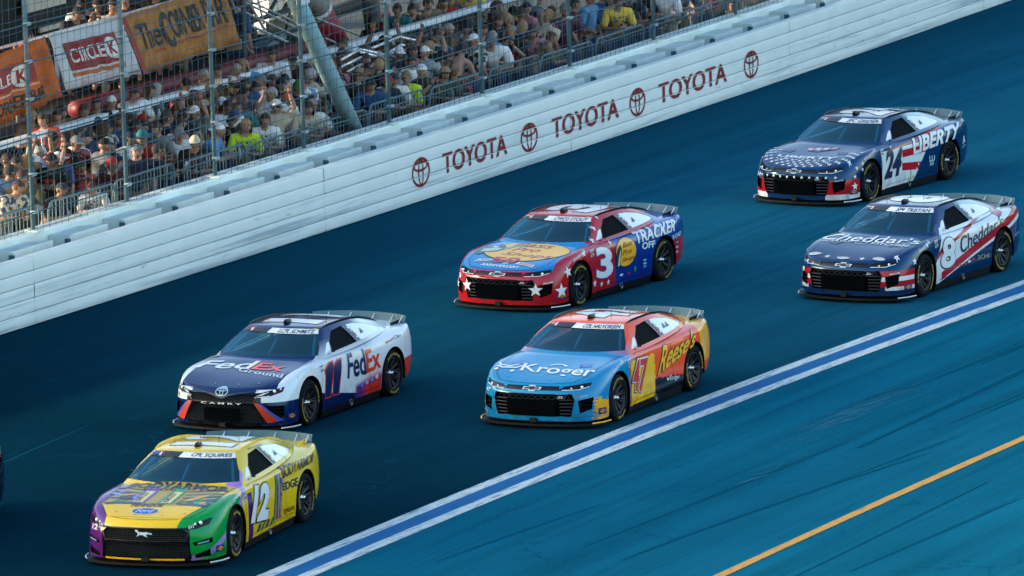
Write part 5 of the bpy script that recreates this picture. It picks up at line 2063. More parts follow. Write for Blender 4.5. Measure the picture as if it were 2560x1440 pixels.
# number 24 -----------------------------------------------------------------
p24 = livery('paint_navy_flag', '#02446c', [
    (WHITE, [(1.0, 0, 0, .92, 0.0), (-1, 0, 0, 0, -1.0), (0, 0, 0, -1, -.80), (0, 0, 1, 0, .8)]),
    (RED, [(1.0, 0, 0, .92, 0.0), (-1, 0, 0, 0, -.24), (0, 0, 0, -1, -.74), (0, 0, 0, 1, .61), (0, 0, 1, 0, .8)]),
    (RED, [(1.0, 0, 0, .92, 0.0), (-1, 0, 0, 0, -.26), (.09, 0, 0, -1, -.495), (-.09, 0, 0, 1, .36), (0, 0, 1, 0, .8)]),
    ('#c23a3c', [(1, 0, 0, 0, -1.2), (-1, 0, 0, 0, -.66), (.06, 0, 0, 1, .82), (-.09, 0, 0, -1, -.86), (0, 0, 1, 0, .7), (0, 0, 0, -1, -.955)]),
    (RED, [(1, 0, 0, 0, 1.66), (0, 0, 1, 0, .58), (0, 0, 0, -1, -.46)]),
    (WHITE, [(1, 0, 0, 0, 1.66), (0, 0, 1, 0, .58), (0, 0, 0, -1, -.215)]),
    ('#c8d2d6', [(-1, 0, 0, 0, .35), (0, 0, 0, 1, 1.05), (0, 0, 1, 0, .5)], 0, .12),
])
r24, pr = make_car('race_car', 'navy stock car with number 24 on striped doors and a starry bonnet', 'camaro', p24, (-22.0197, -4.83166), math.radians(-7.28675))
common(pr, 'SFC GRIDER', 'bow')
side_small(pr)
emblem_bow(pr)
hood_vents(pr, '#023e66')
pr.text('door_number', 'side', '#10244e', '24', [(-.93, .315), (-.37, .315), (-.18, .80), (-.80, .82)], .10, 0, 3)
pr.text('quarter_lettering', 'side', WHITE, 'LIBERTY', [(.13, .61), (1.66, .715), (1.90, .955), (.16, .885)], .08, 0, 4, '#0f2348', .025)
pr.text('quarter_small_lettering', 'side', '#cfd8dc', 'LU', [(.68, .415), (.86, .41), (.86, .51), (.68, .52)], .05, 0, 3)
pr.text('quarter_small_lettering', 'side', '#cfd8dc', '50', [(.69, .345), (.82, .34), (.82, .405), (.69, .41)], .03, 0, 3)
stars(pr, 'star', 'side', WHITE, [(.42, .60, .032), (.36, .52, .032), (.31, .43, .032), (.25, .35, .032), (.47, .67, .032), (-1.937, .335, .075), (-1.677, .70, .04), (-1.70, .60, .04), (-1.85, .64, .04), (-1.92, .50, .045), (-.62, .845, .035)])
pts = []
for r in range(7):
    for c in range(-9, 10):
        y = (c + (.5 if r % 2 else 0)) * .145
        v = -2.27 + r * .075 + (abs(y) ** 2) * .42
        if abs(y) < .93 and not (abs(y) < .66 and v > -1.985 and v > -2.0):
            pts.append((y, v, .046, (c * 7 + r) % 3 * .2))
stars(pr, 'star', 'hood', WHITE, pts)
stars(pr, 'star', 'front', WHITE, [(-.70 + i * .145, .515 + .0 * i, .03) for i in range(11)])
pr.text('hood_lettering', 'hood', WHITE, 'LIBERTY', [(-.58, -1.93), (.60, -1.95), (.58, -1.81), (-.62, -1.84)], .07, .1, 4)
pr.text('hood_lettering', 'hood', WHITE, 'UNIVERSITY', [(-.56, -2.02), (.58, -2.05), (.56, -1.97), (-.56, -1.95)], .005, 0, 4, None, 0, 1.5)
pr.poly('hood_flag_red', 'hood', '#b8404a', [(-.28, -1.40), (.32, -1.28), (.30, -1.38), (.0, -1.56), (-.2, -1.54)], 2)
pr.poly('hood_flag_white', 'hood', '#cfd6da', [(-.26, -1.42), (.30, -1.31), (.28, -1.35), (.0, -1.50), (-.2, -1.48)], 3)
pr.text('hood_flag_letters', 'hood', '#163a76', 'LU', [(-.14, -1.52), (.18, -1.46), (.20, -1.32), (-.14, -1.38)], .04, 0, 4)
pr.text('tail_letter', 'side', WHITE, 'A', [(1.88, .56), (2.03, .58), (2.03, .72), (1.90, .70)], .07, 0, 3)
pr.text('tail_lettering', 'side', WHITE, 'ALTA', [(1.86, .50), (2.03, .525), (2.03, .555), (1.86, .53)], .03, 0, 3)
pr.text('fender_number', 'front', WHITE, '24', [(-.87, .475), (-.74, .475), (-.73, .545), (-.86, .545)], .06, .1, 3)
pr.text('fender_lettering', 'front', '#e8e4e2', 'Hendrick', [(.74, .44), (.86, .455), (.86, .48), (.74, .465)], .03, .2, 3)
roofnum(pr, '24', WHITE, '#b8444c', .05)
pr.poly('side_tape', 'side', '#c8d23a', [(.02, .18), (.05, .18), (.05, .36), (.03, .36)], 5)
pr.done()

# number 8 ------------------------------------------------------------------
p8 = livery('paint_navy_stripes', '#023e66', [
    (WHITE, [(-1, 0, 0, -.8, -1.40), (.22, 0, 0, 1, .335), (0, 0, 1, 0, .70), (0, 0, 0, -1, -1.0)]),
    (RED, [(-1, 0, 0, 0, -.80), (.24, 0, 0, 1, .365), (-.24, 0, 0, -1, -.50), (0, 0, 1, 0, .80), (0, 0, 0, -1, -1.0)]),
    (RED, [(-1, 0, 0, 0, -.80), (.24, 0, 0, 1, .80), (-.24, 0, 0, -1, -.86), (0, 0, 1, 0, .70), (0, 0, 0, -1, -.99)]),
    (RED, [(-1, 0, 0, 0, -.95), (1, 0, 0, 0, .55), (.5, 0, 0, 1, 1.0), (-.5, 0, 0, -1, -1.09), (0, 0, 1, 0, .8), (0, 0, 0, -1, -.93)]),
    (RED, [(-1, 0, 0, 0, 1.30), (.24, 0, 0, 1, .58), (-.24, 0, 0, -1, -.68)]),
    (RED, [(1, 0, 0, 0, 1.6), (0, 0, 0, -1, -.525), (0, 0, 0, 1, .43)]),
    (WHITE, [(1, 0, 0, 0, 1.6), (0, 0, 0, -1, -.43), (0, 0, 0, 1, .36)]),
    (RED, [(1, 0, 0, 0, 1.6), (0, 0, 0, -1, -.36), (0, 0, 0, 1, .27)]),
    (WHITE, [(1, 0, 0, 0, 1.6), (0, 0, 1, 0, .70), (0, 0, 0, -1, -.27), (0, 0, 0, 1, .21)]),
    ('#023e66', [(-1, 0, 0, 0, 1.75), (0, 0, 0, -1, -.58)]),
    ('#c8d2d6', [(-1, 0, 0, 0, .35), (0, 0, 0, 1, 1.05), (0, 0, 1, 0, .5)], 0, .12),
])
r8, pr = make_car('race_car', 'navy stock car with white number 8 and red and white stripes sweeping along its side', 'camaro', p8, (-12.25597, .08976), math.radians(-5.06815))
common(pr, 'SP4 TRISTAN', 'bow')
side_small(pr)
emblem_bow(pr)
hood_vents(pr, '#0f2a58')
pr.text('door_number', 'side', WHITE, '8', [(-.89, .37), (-.30, .335), (-.26, .80), (-.68, .865)], .09, 0, 4, '#0a1a38', .05)
pr.text('quarter_lettering', 'side', '#141d3a', "Cheddar's", [(-.10, .50), (1.34, .775), (1.50, .94), (-.10, .79)], .02, 0, 3)
pr.text('quarter_small_lettering', 'side', '#c8b88a', '3CHI', [(.49, .33), (.88, .31), (.88, .385), (.49, .40)], .0, 0, 3)
for x, z, c in ((-.13, .34, '#b89a5a'), (.05, .325, '#c03430'), (.20, .345, '#d8d8e0'), (.33, .365, '#b84a44')):
    pr.poly('small_sponsor', 'side', c, disc2d(x, z, .06, .022, 10), 3)
pr.text('hood_lettering', 'hood', WHITE, "Cheddar's", [(-.93, -1.48), (.92, -1.50), (.84, -1.20), (-.80, -1.16)], .02, 0, 4)
pr.text('hood_lettering_small', 'hood', WHITE, 'SCRATCH', [(-.80, -1.60), (-.28, -1.53), (-.28, -1.45), (-.80, -1.50)], .02, 0, 4)
pr.text('hood_lettering_small', 'hood', WHITE, 'KITCHEN', [(.08, -1.56), (.80, -1.68), (.80, -1.59), (.08, -1.48)], .02, 0, 4)
pr.add('hood_crest', 'hood', '#b8c8d4', *ring2d(-.10, -1.54, .12, .05, .012, 20), 4)
stars(pr, 'star', 'hood', WHITE, [(-.90, -1.91, .055), (-.38, -2.178, .055), (.26, -2.205, .055), (.805, -2.05, .055)])
stars(pr, 'star', 'side', WHITE, [(-1.76, .63, .065), (-1.30, .83, .05)])
for y, v in ((-.645, -2.10), (-.078, -2.215), (.546, -2.172)):
    pr.poly('hood_pastry', 'hood', '#dcdcd6', disc2d(y, v, .11, .045, 18), 3)
    for k in range(-2, 3):
        pr.poly('hood_pastry_line', 'hood', '#5a6a80', [(y + k * .035, v - .03), (y + k * .035 + .006, v - .03), (y + k * .035 + .016, v + .03), (y + k * .035 + .010, v + .03)], 4)
pr.text('fender_number', 'front', WHITE, '8', [(-.85, .455), (-.78, .455), (-.78, .53), (-.85, .53)], .07, 0, 3)
pr.text('fender_lettering', 'front', '#e8e4e2', 'RCR', [(.76, .46), (.88, .475), (.88, .50), (.76, .485)], .05, .3, 3)
pr.text('tail_lettering', 'side', '#aebfd0', 'ALSCO', [(1.84, .52), (2.06, .54), (2.06, .59), (1.84, .57)], .03, 0, 3)
roofnum(pr, '8', WHITE, '#b0606c', .08)
pr.done()

# the car leaving the picture at the left: only its tail corner shows
p0 = livery('paint_dark_purple', '#0a0c12', [
    ('#3a1230', [(-1, 0, 0, 0, 1.2), (.3, 0, 0, -1, -1.15), (-.3, 0, 0, 1, 1.05)]),
    ('#6a6a78', [(-1, 0, 0, 0, 1.6), (.5, 0, 0, 1, -.28), (-.5, 0, 0, -1, .26)]),
])
r0, pr = make_car('race_car', 'dark stock car leaving the picture with only its tail corner and green lamp showing', 'camaro', p0, (13.05, -5.03), math.radians(6))
pr.done()
# ------------------------------------------------------------------ the crowd: posed bodies grown from skeletons, clothes, hair and hats
def skin(name, verts, edges, level=1, root=0):
    me = bpy.data.meshes.new(name)
    me.from_pydata([v[0] for v in verts], edges, [])
    o = bpy.data.objects.new(name, me)
    COL.objects.link(o)
    o.modifiers.new('s', 'SKIN')
    sv_ = me.skin_vertices[0].data
    for i, v in enumerate(verts):
        r = v[1]
        sv_[i].radius = r if isinstance(r, tuple) else (r, r)
        sv_[i].use_root = i == root
    sb = o.modifiers.new('d', 'SUBSURF')
    sb.levels = sb.render_levels = level
    dg = bpy.context.evaluated_depsgraph_get()
    out = bpy.data.meshes.new_from_object(o.evaluated_get(dg))
    out.name = name
    bpy.data.objects.remove(o)
    bpy.data.meshes.remove(me)
    return out


def head_geo(mb, c, tilt=0):
    """head with brow, nose, mouth, chin, ears; returns nothing"""
    n, m = 14, 10
    b = len(mb.v)
    for i in range(m + 1):
        th = PI * i / m
        for k in range(n):
            ph = 2 * PI * k / n
            x, y, z = math.sin(th) * math.cos(ph), math.sin(th) * math.sin(ph), math.cos(th)
            px, py, pz = .098 * x, .077 * y, .122 * z
            if z < -.2:
                f = 1 - .30 * (-z - .2)
                py *= f
                px = px * f + .012 * (-z)
            if x > .93 and -.25 < z < .12:
                px += .022 * (1 - abs(z + .08) * 3)
            if x > .8 and .1 < z < .35 and abs(y) > .15:
                px -= .006
            mb.v.append(Vector((c[0] + px, c[1] + py, c[2] + pz)))
    for i in range(m):
        for k in range(n):
            k2 = (k + 1) % n
            mb.f.append([b + i * n + k, b + (i + 1) * n + k, b + (i + 1) * n + k2, b + i * n + k2])
    for sgn in (1, -1):
        mb.box((c[0] - .005, c[1] + .080 * sgn, c[2] - .005), (.035, .018, .055))


def hand_geo(mb, w, d, side):
    """palm and five fingers from the wrist along d"""
    d = Vector(d).normalized()
    s = d.cross(Vector((0, 0, 1)))
    if s.length < .2:
        s = Vector((0, 1, 0))
    s.normalize()
    u = s.cross(d)
    w = Vector(w)
    mb.tube([w, w + d * .045, w + d * .085], [.026, .036, .032], 6)
    for i, ln in enumerate((.060, .072, .066, .05)):
        p = w + d * .08 + s * (-.027 + i * .018)
        mb.tube([p, p + d * ln * .6 - u * .006, p + d * ln - u * .022], [.0095, .0088, .007], 5)
    p = w + d * .02 + s * (-.03 * side)
    mb.tube([p, p + d * .04 - s * .022 * side, p + d * .065 - s * .026 * side - u * .012], [.0115, .0105, .008], 5)


POSES = {
    # lean forward amount, (elbow, wrist, hand direction) for left and right
    'stand': (0, ((.0, .25, 1.12), (.09, .24, .88), (.2, 0, -1)), ((.0, -.25, 1.12), (.10, -.23, .89), (.2, 0, -1))),
    'lean': (.26, ((.34, .27, 1.08), (.52, .06, 1.10), (.5, -1, 0)), ((.34, -.27, 1.08), (.54, -.04, 1.12), (.5, 1, 0))),
    'phone': (.05, ((.22, .22, 1.16), (.36, .06, 1.40), (.3, -.3, 1)), ((.22, -.22, 1.16), (.36, -.06, 1.40), (.3, .3, 1))),
    'up': (0, ((.06, .27, 1.62), (.10, .20, 1.88), (.1, 0, 1)), ((.08, -.27, 1.60), (.14, -.16, 1.85), (.1, 0, 1))),
    'cross': (.05, ((.08, .27, 1.14), (.25, -.02, 1.16), (.1, -1, .1)), ((.08, -.27, 1.14), (.26, .04, 1.20), (.1, 1, .1))),
    'point': (.08, ((.30, .26, 1.22), (.54, .22, 1.30), (1, 0, .1)), ((.05, -.25, 1.12), (.16, -.22, .92), (.6, 0, -.5))),
}
PM = {}


def pose_meshes(p):
    if p in PM:
        return PM[p]
    ln, La, Ra = POSES[p]
    up = 1.0 if p == 'up' else 0
    pel = (-.02, 0, .95)
    wa = (ln * .35, 0, 1.10)
    che = (ln * .75, 0, 1.27 - ln * .08)
    nb = (ln * 1.0, 0, 1.43 - ln * .16)
    nk = (ln * 1.08 + .005, 0, 1.50 - ln * .17)
    hd = (ln * 1.18 + .02, 0, 1.62 - ln * .18)
    sh = [(ln * .95, .185 * s, 1.395 - ln * .15 + up * .04) for s in (1, -1)]
    # body: one continuous skin
    V = [(pel, (.115, .15)), (wa, (.095, .135)), (che, (.105, .15)), (nb, (.07, .08)), (nk, (.052, .052)), (hd, (.060, .060))]
    E = [(0, 1), (1, 2), (2, 3), (3, 4), (4, 5)]
    for i, (s, A) in enumerate(((1, La), (-1, Ra))):
        k = len(V)
        wd = Vector(A[1])
        V += [(sh[i], (.058, .058)), (A[0], (.040, .040)), (tuple(Vector(A[0]).lerp(wd, .35)), (.042, .042)), (A[1], (.027, .027))]
        E += [(3, k), (k, k + 1), (k + 1, k + 2), (k + 2, k + 3)]
    for s in (1, -1):
        k = len(V)
        V += [((-.01, .095 * s, .86), (.088, .088)), ((.03, .10 * s, .50), (.058, .058)), ((.0, .10 * s, .36), (.058, .058)), ((-.01, .10 * s, .09), (.040, .040)), ((.12, .11 * s, .045), (.038, .035))]
        E += [(0, k), (k, k + 1), (k + 1, k + 2), (k + 2, k + 3), (k + 3, k + 4)]
    me = skin('body', V, E, 1)
    mb = MB()
    mb.v = [v.co.copy() for v in me.vertices]
    mb.f = [list(q.vertices) for q in me.polygons]
    head_geo(mb, hd)
    hand_geo(mb, La[1], La[2], 1)
    hand_geo(mb, Ra[1], Ra[2], -1)
    body = mb.mesh('person_body')
    ev = MB()
    for s in (1, -1):
        ev.box((hd[0] + .088, .030 * s, hd[2] + .012), (.012, .022, .012))
        ev.box((hd[0] + .087, .030 * s, hd[2] + .030), (.012, .028, .007))
    ev.box((hd[0] + .088, 0, hd[2] - .062), (.012, .040, .008))
    # shirt with short sleeves
    V = [((pel[0], 0, .90), (.135, .175)), (wa, (.118, .162)), (che, (.130, .185)), (nb, (.098, .125)), ((nb[0] + .004, 0, nb[2] + .075), (.075, .078))]
    E = [(0, 1), (1, 2), (2, 3), (3, 4)]
    for i, A in enumerate((La, Ra)):
        k = len(V)
        V += [(tuple(Vector(sh[i]) + Vector((0, 0, .012))), (.088, .088)), (tuple(Vector(sh[i]).lerp(Vector(A[0]), .55)), (.076, .076)), (tuple(Vector(sh[i]).lerp(Vector(A[0]), .95)), (.068, .068))]
        E += [(3, k), (k, k + 1), (k + 1, k + 2)]
    shirt = skin('shirt', V, E, 1)
    V = [((-.02, 0, .97), (.125, .16))]
    E = []
    for s in (1, -1):
        k = len(V)
        V += [((-.01, .095 * s, .84), (.105, .105)), ((.03, .10 * s, .50), (.078, .078)), ((-.005, .10 * s, .12), (.068, .068))]
        E += [(0, k), (k, k + 1), (k + 1, k + 2)]
    trou = skin('trousers', V, E, 1)
    V = [((-.02, 0, .97), (.128, .165))]
    E = []
    for s in (1, -1):
        k = len(V)
        V += [((-.01, .095 * s, .84), (.11, .11)), ((.03, .10 * s, .52), (.095, .095))]
        E += [(0, k), (k, k + 1)]
    shor = skin('shorts', V, E, 1)
    for q in (body, shirt, trou, shor):
        q.polygons.foreach_set('use_smooth', [True] * len(q.polygons))
    d = dict(body=body, shirt=shirt, trousers=trou, shorts=shor, face=ev.mesh('face'), head=hd)
    for k in ('body', 'shirt', 'trousers', 'shorts', 'face'):
        d[k].materials.append(DARK)
    PM[p] = d
    return d


def shell(cond, sx, sy, sz, n=16, m=12, extra=None):
    mb = MB()
    ids = {}
    for i in range(m + 1):
        th = PI * i / m
        for k in range(n):
            ph = 2 * PI * k / n
            d = (math.sin(th) * math.cos(ph), math.sin(th) * math.sin(ph), math.cos(th))
            ids[i, k] = len(mb.v)
            v = Vector((d[0] * sx, d[1] * sy, d[2] * sz))
            if extra:
                v = extra(v, d)
            mb.v.append(v)
    for i in range(m):
        for k in range(n):
            k2 = (k + 1) % n
            th, ph = PI * (i + .5) / m, 2 * PI * (k + .5) / n
            d = (math.sin(th) * math.cos(ph), math.sin(th) * math.sin(ph), math.cos(th))
            if cond(*d):
                mb.f.append([ids[i, k], ids[i + 1, k], ids[i + 1, k2], ids[i, k2]])
    return mb


HATS = {}
hr = shell(lambda x, y, z: z > .38 or (x < .25 and z > -.25) and not (x > .3), .112, .090, .134)
HATS['short_hair'] = hr.mesh('hair')
lg = shell(lambda x, y, z: z > .38 or x < .28, .116, .100, .136, extra=lambda v, d: Vector((v.x - (.02 if d[2] < 0 else 0), v.y * (1.15 if d[2] < 0 else 1), v.z * (2.1 if d[2] < 0 else 1))))
HATS['long_hair'] = lg.mesh('hair')
pt_ = shell(lambda x, y, z: z > .38 or (x < .25 and z > -.4), .114, .094, .134)
pt_.tube([(-.10, 0, .05), (-.17, 0, .02), (-.17, 0, -.12), (-.14, 0, -.20)], [.03, .035, .03, .012], 8)
HATS['ponytail'] = pt_.mesh('hair')
cp = shell(lambda x, y, z: z > .26, .108, .088, .136)
rows = []
for i in range(9):
    a = -1.1 + 2.2 * i / 8
    rows.append([(.105 * math.cos(a), .092 * math.sin(a), .040), (.105 * math.cos(a) + .085 * math.cos(a * .8), .092 * math.sin(a) * 1.02, .026 - .012 * abs(a))])
cp.sheet(rows)
HATS['cap'] = cp.mesh('cap')
bk = shell(lambda x, y, z: z > .26, .108, .088, .136)
bk.sheet([[(-p[0][0], p[0][1], p[0][2]), (-p[1][0], p[1][1], p[1][2])] for p in rows])
HATS['backward_cap'] = bk.mesh('cap')
wh = shell(lambda x, y, z: z > .25, .110, .092, .165)
wh.lathe([(.095, .045), (.17, .030), (.215, .050), (.21, .044), (.16, .022), (.09, .036)], 'Z', 18)
HATS['wide_hat'] = wh.mesh('hat')
HATS['bandana'] = shell(lambda x, y, z: z > .25, .113, .093, .140).mesh('bandana')
sg_ = MB()
sg_.box((.098, 0, .012), (.02, .13, .034))
sg_.box((.045, .082, .016), (.11, .008, .014)).box((.045, -.082, .016), (.11, .008, .014))
HATS['sunglasses'] = sg_.mesh('sunglasses')
ph_ = MB()
ph_.box((0, 0, 0), (.012, .075, .15))
HATS['phone'] = ph_.mesh('phone')
bt = MB()
bt.lathe([(.001, -.10), (.032, -.10), (.032, .03), (.014, .07), (.013, .10), (.001, .10)], 'Z', 10)
HATS['bottle'] = bt.mesh('bottle')
for k, me in HATS.items():
    me.materials.append(DARK)
    me.polygons.foreach_set('use_smooth', [k not in ('sunglasses', 'phone')] * len(me.polygons))

CLOTH = {
    'white': '#e4e6e6', 'cream': '#cfc4ae', 'black': '#121416', 'navy': '#15263f', 'blue': '#2d5a86', 'sky blue': '#6fa3cc', 'teal': '#2c7d86', 'red': '#a82724', 'maroon': '#5c1c22',
    'orange': '#e0641e', 'yellow': '#e3c65e', 'neon yellow': '#c6e02c', 'grey': '#7d8488', 'dark grey': '#3a3f44', 'olive': '#55573a', 'brown': '#4e3726', 'tan': '#8d7a62', 'purple': '#57304f',
    'pink': '#c98a92', 'denim': '#33567d', 'straw': '#94805e', 'gold': '#a87a22', 'green': '#2f6b3e', 'plaid orange': '#9c5a2c', 'silver': '#a9b1b6',
}
HAIRC = {'black': '#17130f', 'brown': '#3b2616', 'blonde': '#8a6f4a', 'grey': '#8d8d8a', 'dark': '#241a13'}
SKIN = [mat('skin_%d' % i, tuple(.66 * x for x in c), .55, var=.08, vscale=9) for i, c in enumerate(((.52, .29, .19), (.45, .24, .15), (.36, .19, .12), (.17, .085, .052), (.56, .33, .23)))]
FACEM = mat('face_dark', (.05, .025, .02), .6)
BOTTLEM = mat('bottle_plastic', (.35, .50, .62), .15)
PRINTM = mat('shirt_print', (.55, .5, .45), .7)


def cloth(c, kind=0):
    k = tuple(.85 * x ** 1.25 for x in hexc(CLOTH[c]))
    if kind == 0:
        return mat('cloth_' + c.replace(' ', '_'), k, .85, var=.25, vscale=7)
    nm_ = 'cloth_%s_%d' % (c.replace(' ', '_'), kind)
    if nm_ in MATS:
        return MATS[nm_]
    m = mat(nm_, k, .85)
    nt = m.node_tree
    lum = sum(k) / 3
    other = (.03, .05, .09) if lum > .12 else ((.5, .48, .44), (.45, .30, .06), (.4, .05, .05))[len(c) % 3]
    if kind == 1:      # print on the chest and back
        v = mapped(nt, (1, 1, 1))
        sx = N(nt, 'ShaderNodeSeparateXYZ')
        nt.links.new(v, sx.inputs[0])
        ay = N(nt, 'ShaderNodeMath', operation='ABSOLUTE')
        nt.links.new(sx.outputs[1], ay.inputs[0])
        a = ramp(nt, ay.outputs[0], .095, .09)
        z1 = ramp(nt, sx.outputs[2], 1.10, 1.105)
        z2 = ramp(nt, sx.outputs[2], 1.30, 1.295)
        n_ = ramp(nt, noise(nt, mapped(nt, (12, 18, 26)), 1, 3), .48, .52)
        f = n_
        for q in (a, z1, z2):
            mm = N(nt, 'ShaderNodeMath', operation='MULTIPLY')
            nt.links.new(f, mm.inputs[0])
            nt.links.new(q, mm.inputs[1])
            f = mm.outputs[0]
    else:              # all-over pattern
        f = ramp(nt, noise(nt, mapped(nt, (10, 10, 10)), 1, 3), .50, .54)
    nt.links.new(mixc(nt, f, k, other), nt.nodes['Principled BSDF'].inputs['Base Color'])
    return m


def slot(o, m):
    o.material_slots[0].link = 'OBJECT'
    o.material_slots[0].material = m


USED = {}
NPEOPLE = [0]


def person(px, py, row, shirt, head='cap:navy', pose='lean', yaw=35, skin_i=0, legs='trousers:denim', extras='', desc=None, scale=None):
    """px, py: where the middle of the face is; row: which floor the person stands on"""
    Y, floor = {'fence': (-14.35, .0), 'behind': (-15.5, .10), 'deck': (-17.05, .42), 'bar': (-18.9, 1.60), 'back': (-18.3, .42)}[row]
    d = pose_meshes(pose)
    hz, hx = d['head'][2], d['head'][0]
    best = None
    for k in range(-10, 11):
        y = Y + k * .045
        if row == 'fence' and y > -14.2:
            continue
        p = at_y(px, py, y)
        h = (p.z - floor) / hz
        cost = abs(h - 1.0) + abs(k) * .004
        if best is None or cost < best[0]:
            best = (cost, p, h)
    _, p, h = best
    h = min(1.16, max(.80, h))
    yw = math.radians(yaw)
    name = 'person'
    o = link(name, d['body'], None, None)
    o.location = (p.x - hx * h * math.cos(yw), p.y - hx * h * math.sin(yw), p.z - hz * h)
    o.rotation_euler = (RND.uniform(-.07, .07), RND.uniform(-.05, .09), yw + RND.uniform(-.2, .2))
    w = h * (1.02 + .22 * RND.random()) if scale is None else h * scale
    o.scale = (w, w, h)
    slot(o, SKIN[skin_i])
    f = link('face', d['face'], None, o)
    slot(f, FACEM)
    if shirt != 'none':
        s = link('shirt', d['shirt'], None, o)
        slot(s, cloth(shirt, RND.choice((0, 0, 1, 1, 2))))
    lk, lc = legs.split(':')
    t = link(lk, d[lk], None, o)
    slot(t, cloth(lc))
    hk = None
    for part in head.split('+'):
        kind, c = part.split(':')
        q = link({'short_hair': 'hair', 'long_hair': 'hair', 'ponytail': 'hair', 'backward_cap': 'cap', 'wide_hat': 'hat'}.get(kind, kind), HATS[kind], None, o)
        q.location = d['head']
        slot(q, mat('hair_' + c, HAIRC[c], .75, var=.3, vscale=30) if kind in ('short_hair', 'long_hair', 'ponytail') else cloth(c))
        if hk is None or kind not in ('short_hair', 'long_hair', 'ponytail'):
            hk = {'short_hair': c + ' hair', 'long_hair': 'long ' + c + ' hair', 'ponytail': c + ' ponytail', 'cap': c + ' cap', 'backward_cap': 'backward ' + c + ' cap', 'wide_hat': 'wide ' + c + ' hat', 'bandana': c + ' bandana'}[kind]
    ex = ''
    if 'glasses' in extras:
        q = link('sunglasses', HATS['sunglasses'], None, o)
        q.location = d['head']
        slot(q, GLOSSBLACK)
    if 'print' in extras:
        pass
    sd = 'no shirt' if shirt == 'none' else shirt + ' shirt'
    n = min(range(1, len(POSTX)), key=lambda i: abs(POSTX[i] - p.x - .35))
    where = 'by the %s post' % ORD[n - 1]
    rown = {'fence': 'front row', 'behind': 'second row', 'deck': 'at counter rail', 'bar': 'above banners', 'back': 'under banners'}[row]
    lab = 'person in %s and %s, %s %s' % (sd, hk, rown, where)
    USED.setdefault(lab, []).append((px, o))
    tag(o, lab, 'person', 'spectators behind the catch fence')
    if 'phone' in extras:
        q = link('phone', HATS['phone'], None, None)
        wpt = Vector(POSES[pose][1][1]).lerp(Vector(POSES[pose][2][1]), .5) + Vector((.03, 0, .08))
        q.location = o.location + Matrix.Rotation(yw, 3, 'Z') @ Vector((wpt.x * w, wpt.y * w, wpt.z * h))
        q.rotation_euler = (0, 0, yw)
        slot(q, GLOSSBLACK)
        tag(q, 'black phone of the person in %s and %s %s' % (sd, hk, where), 'phone', 'phones held up in the crowd')
    if 'bottle' in extras:
        q = link('bottle', HATS['bottle'], None, None)
        wpt = Vector(POSES[pose][1][1]) + Vector(POSES[pose][1][2]).normalized() * .09
        q.location = o.location + Matrix.Rotation(yw, 3, 'Z') @ Vector((wpt.x * w, wpt.y * w, wpt.z * h + .05))
        slot(q, BOTTLEM)
        tag(q, 'bottle of person in %s and %s %s' % (sd, hk, where), 'bottle', 'bottles held in the crowd')
    return o


F_, B_, D_, U_, K_ = 'fence', 'behind', 'deck', 'bar', 'back'
P_ = person
# front row at the barrier, from the left
P_(12, 465, F_, 'cream', 'short_hair:brown', 'lean', 60, 1, 'shorts:grey')
P_(30, 408, B_, 'plaid orange', 'short_hair:dark', 'cross', 20, 1)
P_(62, 440, F_, 'olive', 'short_hair:brown', 'lean', 10, 1, 'shorts:olive')
P_(112, 402, B_, 'black', 'cap:black', 'cross', 5, 2)
P_(150, 470, F_, 'black', 'cap:dark grey', 'lean', 70, 2, 'shorts:black')
P_(205, 420, B_, 'brown', 'short_hair:dark', 'stand', 30, 2)
P_(240, 470, F_, 'white', 'cap:maroon', 'lean', 15, 1, 'shorts:red')
P_(277, 412, F_, 'maroon', 'cap:red', 'lean', 5, 3)
P_(333, 378, F_, 'navy', 'backward_cap:grey', 'stand', 32, 4, extras='')
P_(352, 340, B_, 'red', 'wide_hat:teal', 'lean', 12, 1)
P_(398, 378, F_, 'navy', 'short_hair:dark', 'lean', 150, 2)
P_(452, 335, F_, 'white', 'cap:grey', 'lean', 28, 1, extras='glasses', legs='shorts:white')
P_(428, 348, B_, 'dark grey', 'backward_cap:white', 'stand', 50, 1)
P_(478, 350, F_, 'black', 'cap:cream', 'lean', 12, 1, extras='glasses bottle')
P_(510, 335, B_, 'tan', 'long_hair:blonde', 'stand', 10, 0)
P_(546, 322, F_, 'sky blue', 'backward_cap:white', 'lean', 110, 1)
P_(598, 318, F_, 'neon yellow', 'long_hair:blonde', 'lean', 30, 0, extras='bottle')
P_(555, 265, B_, 'white', 'short_hair:black', 'stand', 35, 3)
P_(575, 300, B_, 'black', 'cap:black', 'phone', 10, 2)
P_(612, 258, B_, 'teal', 'cap:navy+ponytail:brown', 'cross', 15, 0)
P_(652, 300, F_, 'white', 'short_hair:dark', 'lean', 18, 1)
P_(590, 292, B_, 'navy', 'bandana:blue', 'lean', 25, 1)
P_(682, 268, F_, 'cream', 'bandana:white', 'up', 20, 0, extras='glasses')
P_(712, 248, B_, 'white', 'cap:orange', 'stand', 60, 1)
P_(752, 268, F_, 'cream', 'long_hair:brown', 'lean', 40, 0)
P_(778, 264, F_, 'white', 'short_hair:grey', 'cross', 25, 1, 'shorts:grey')
P_(794, 232, B_, 'teal', 'bandana:sky blue', 'lean', 5, 1)
P_(822, 262, F_, 'black', 'short_hair:dark', 'lean', 30, 2)
P_(770, 238, B_, 'grey', 'backward_cap:white', 'stand', 20, 1)
P_(883, 190, F_, 'black', 'wide_hat:straw+long_hair:brown', 'stand', 70, 0)
P_(924, 213, F_, 'blue', 'cap:black', 'lean', 25, 1)
P_(962, 205, F_, 'navy', 'cap:red', 'lean', 60, 2)
P_(984, 196, F_, 'white', 'cap:navy', 'lean', 40, 1, extras='phone')
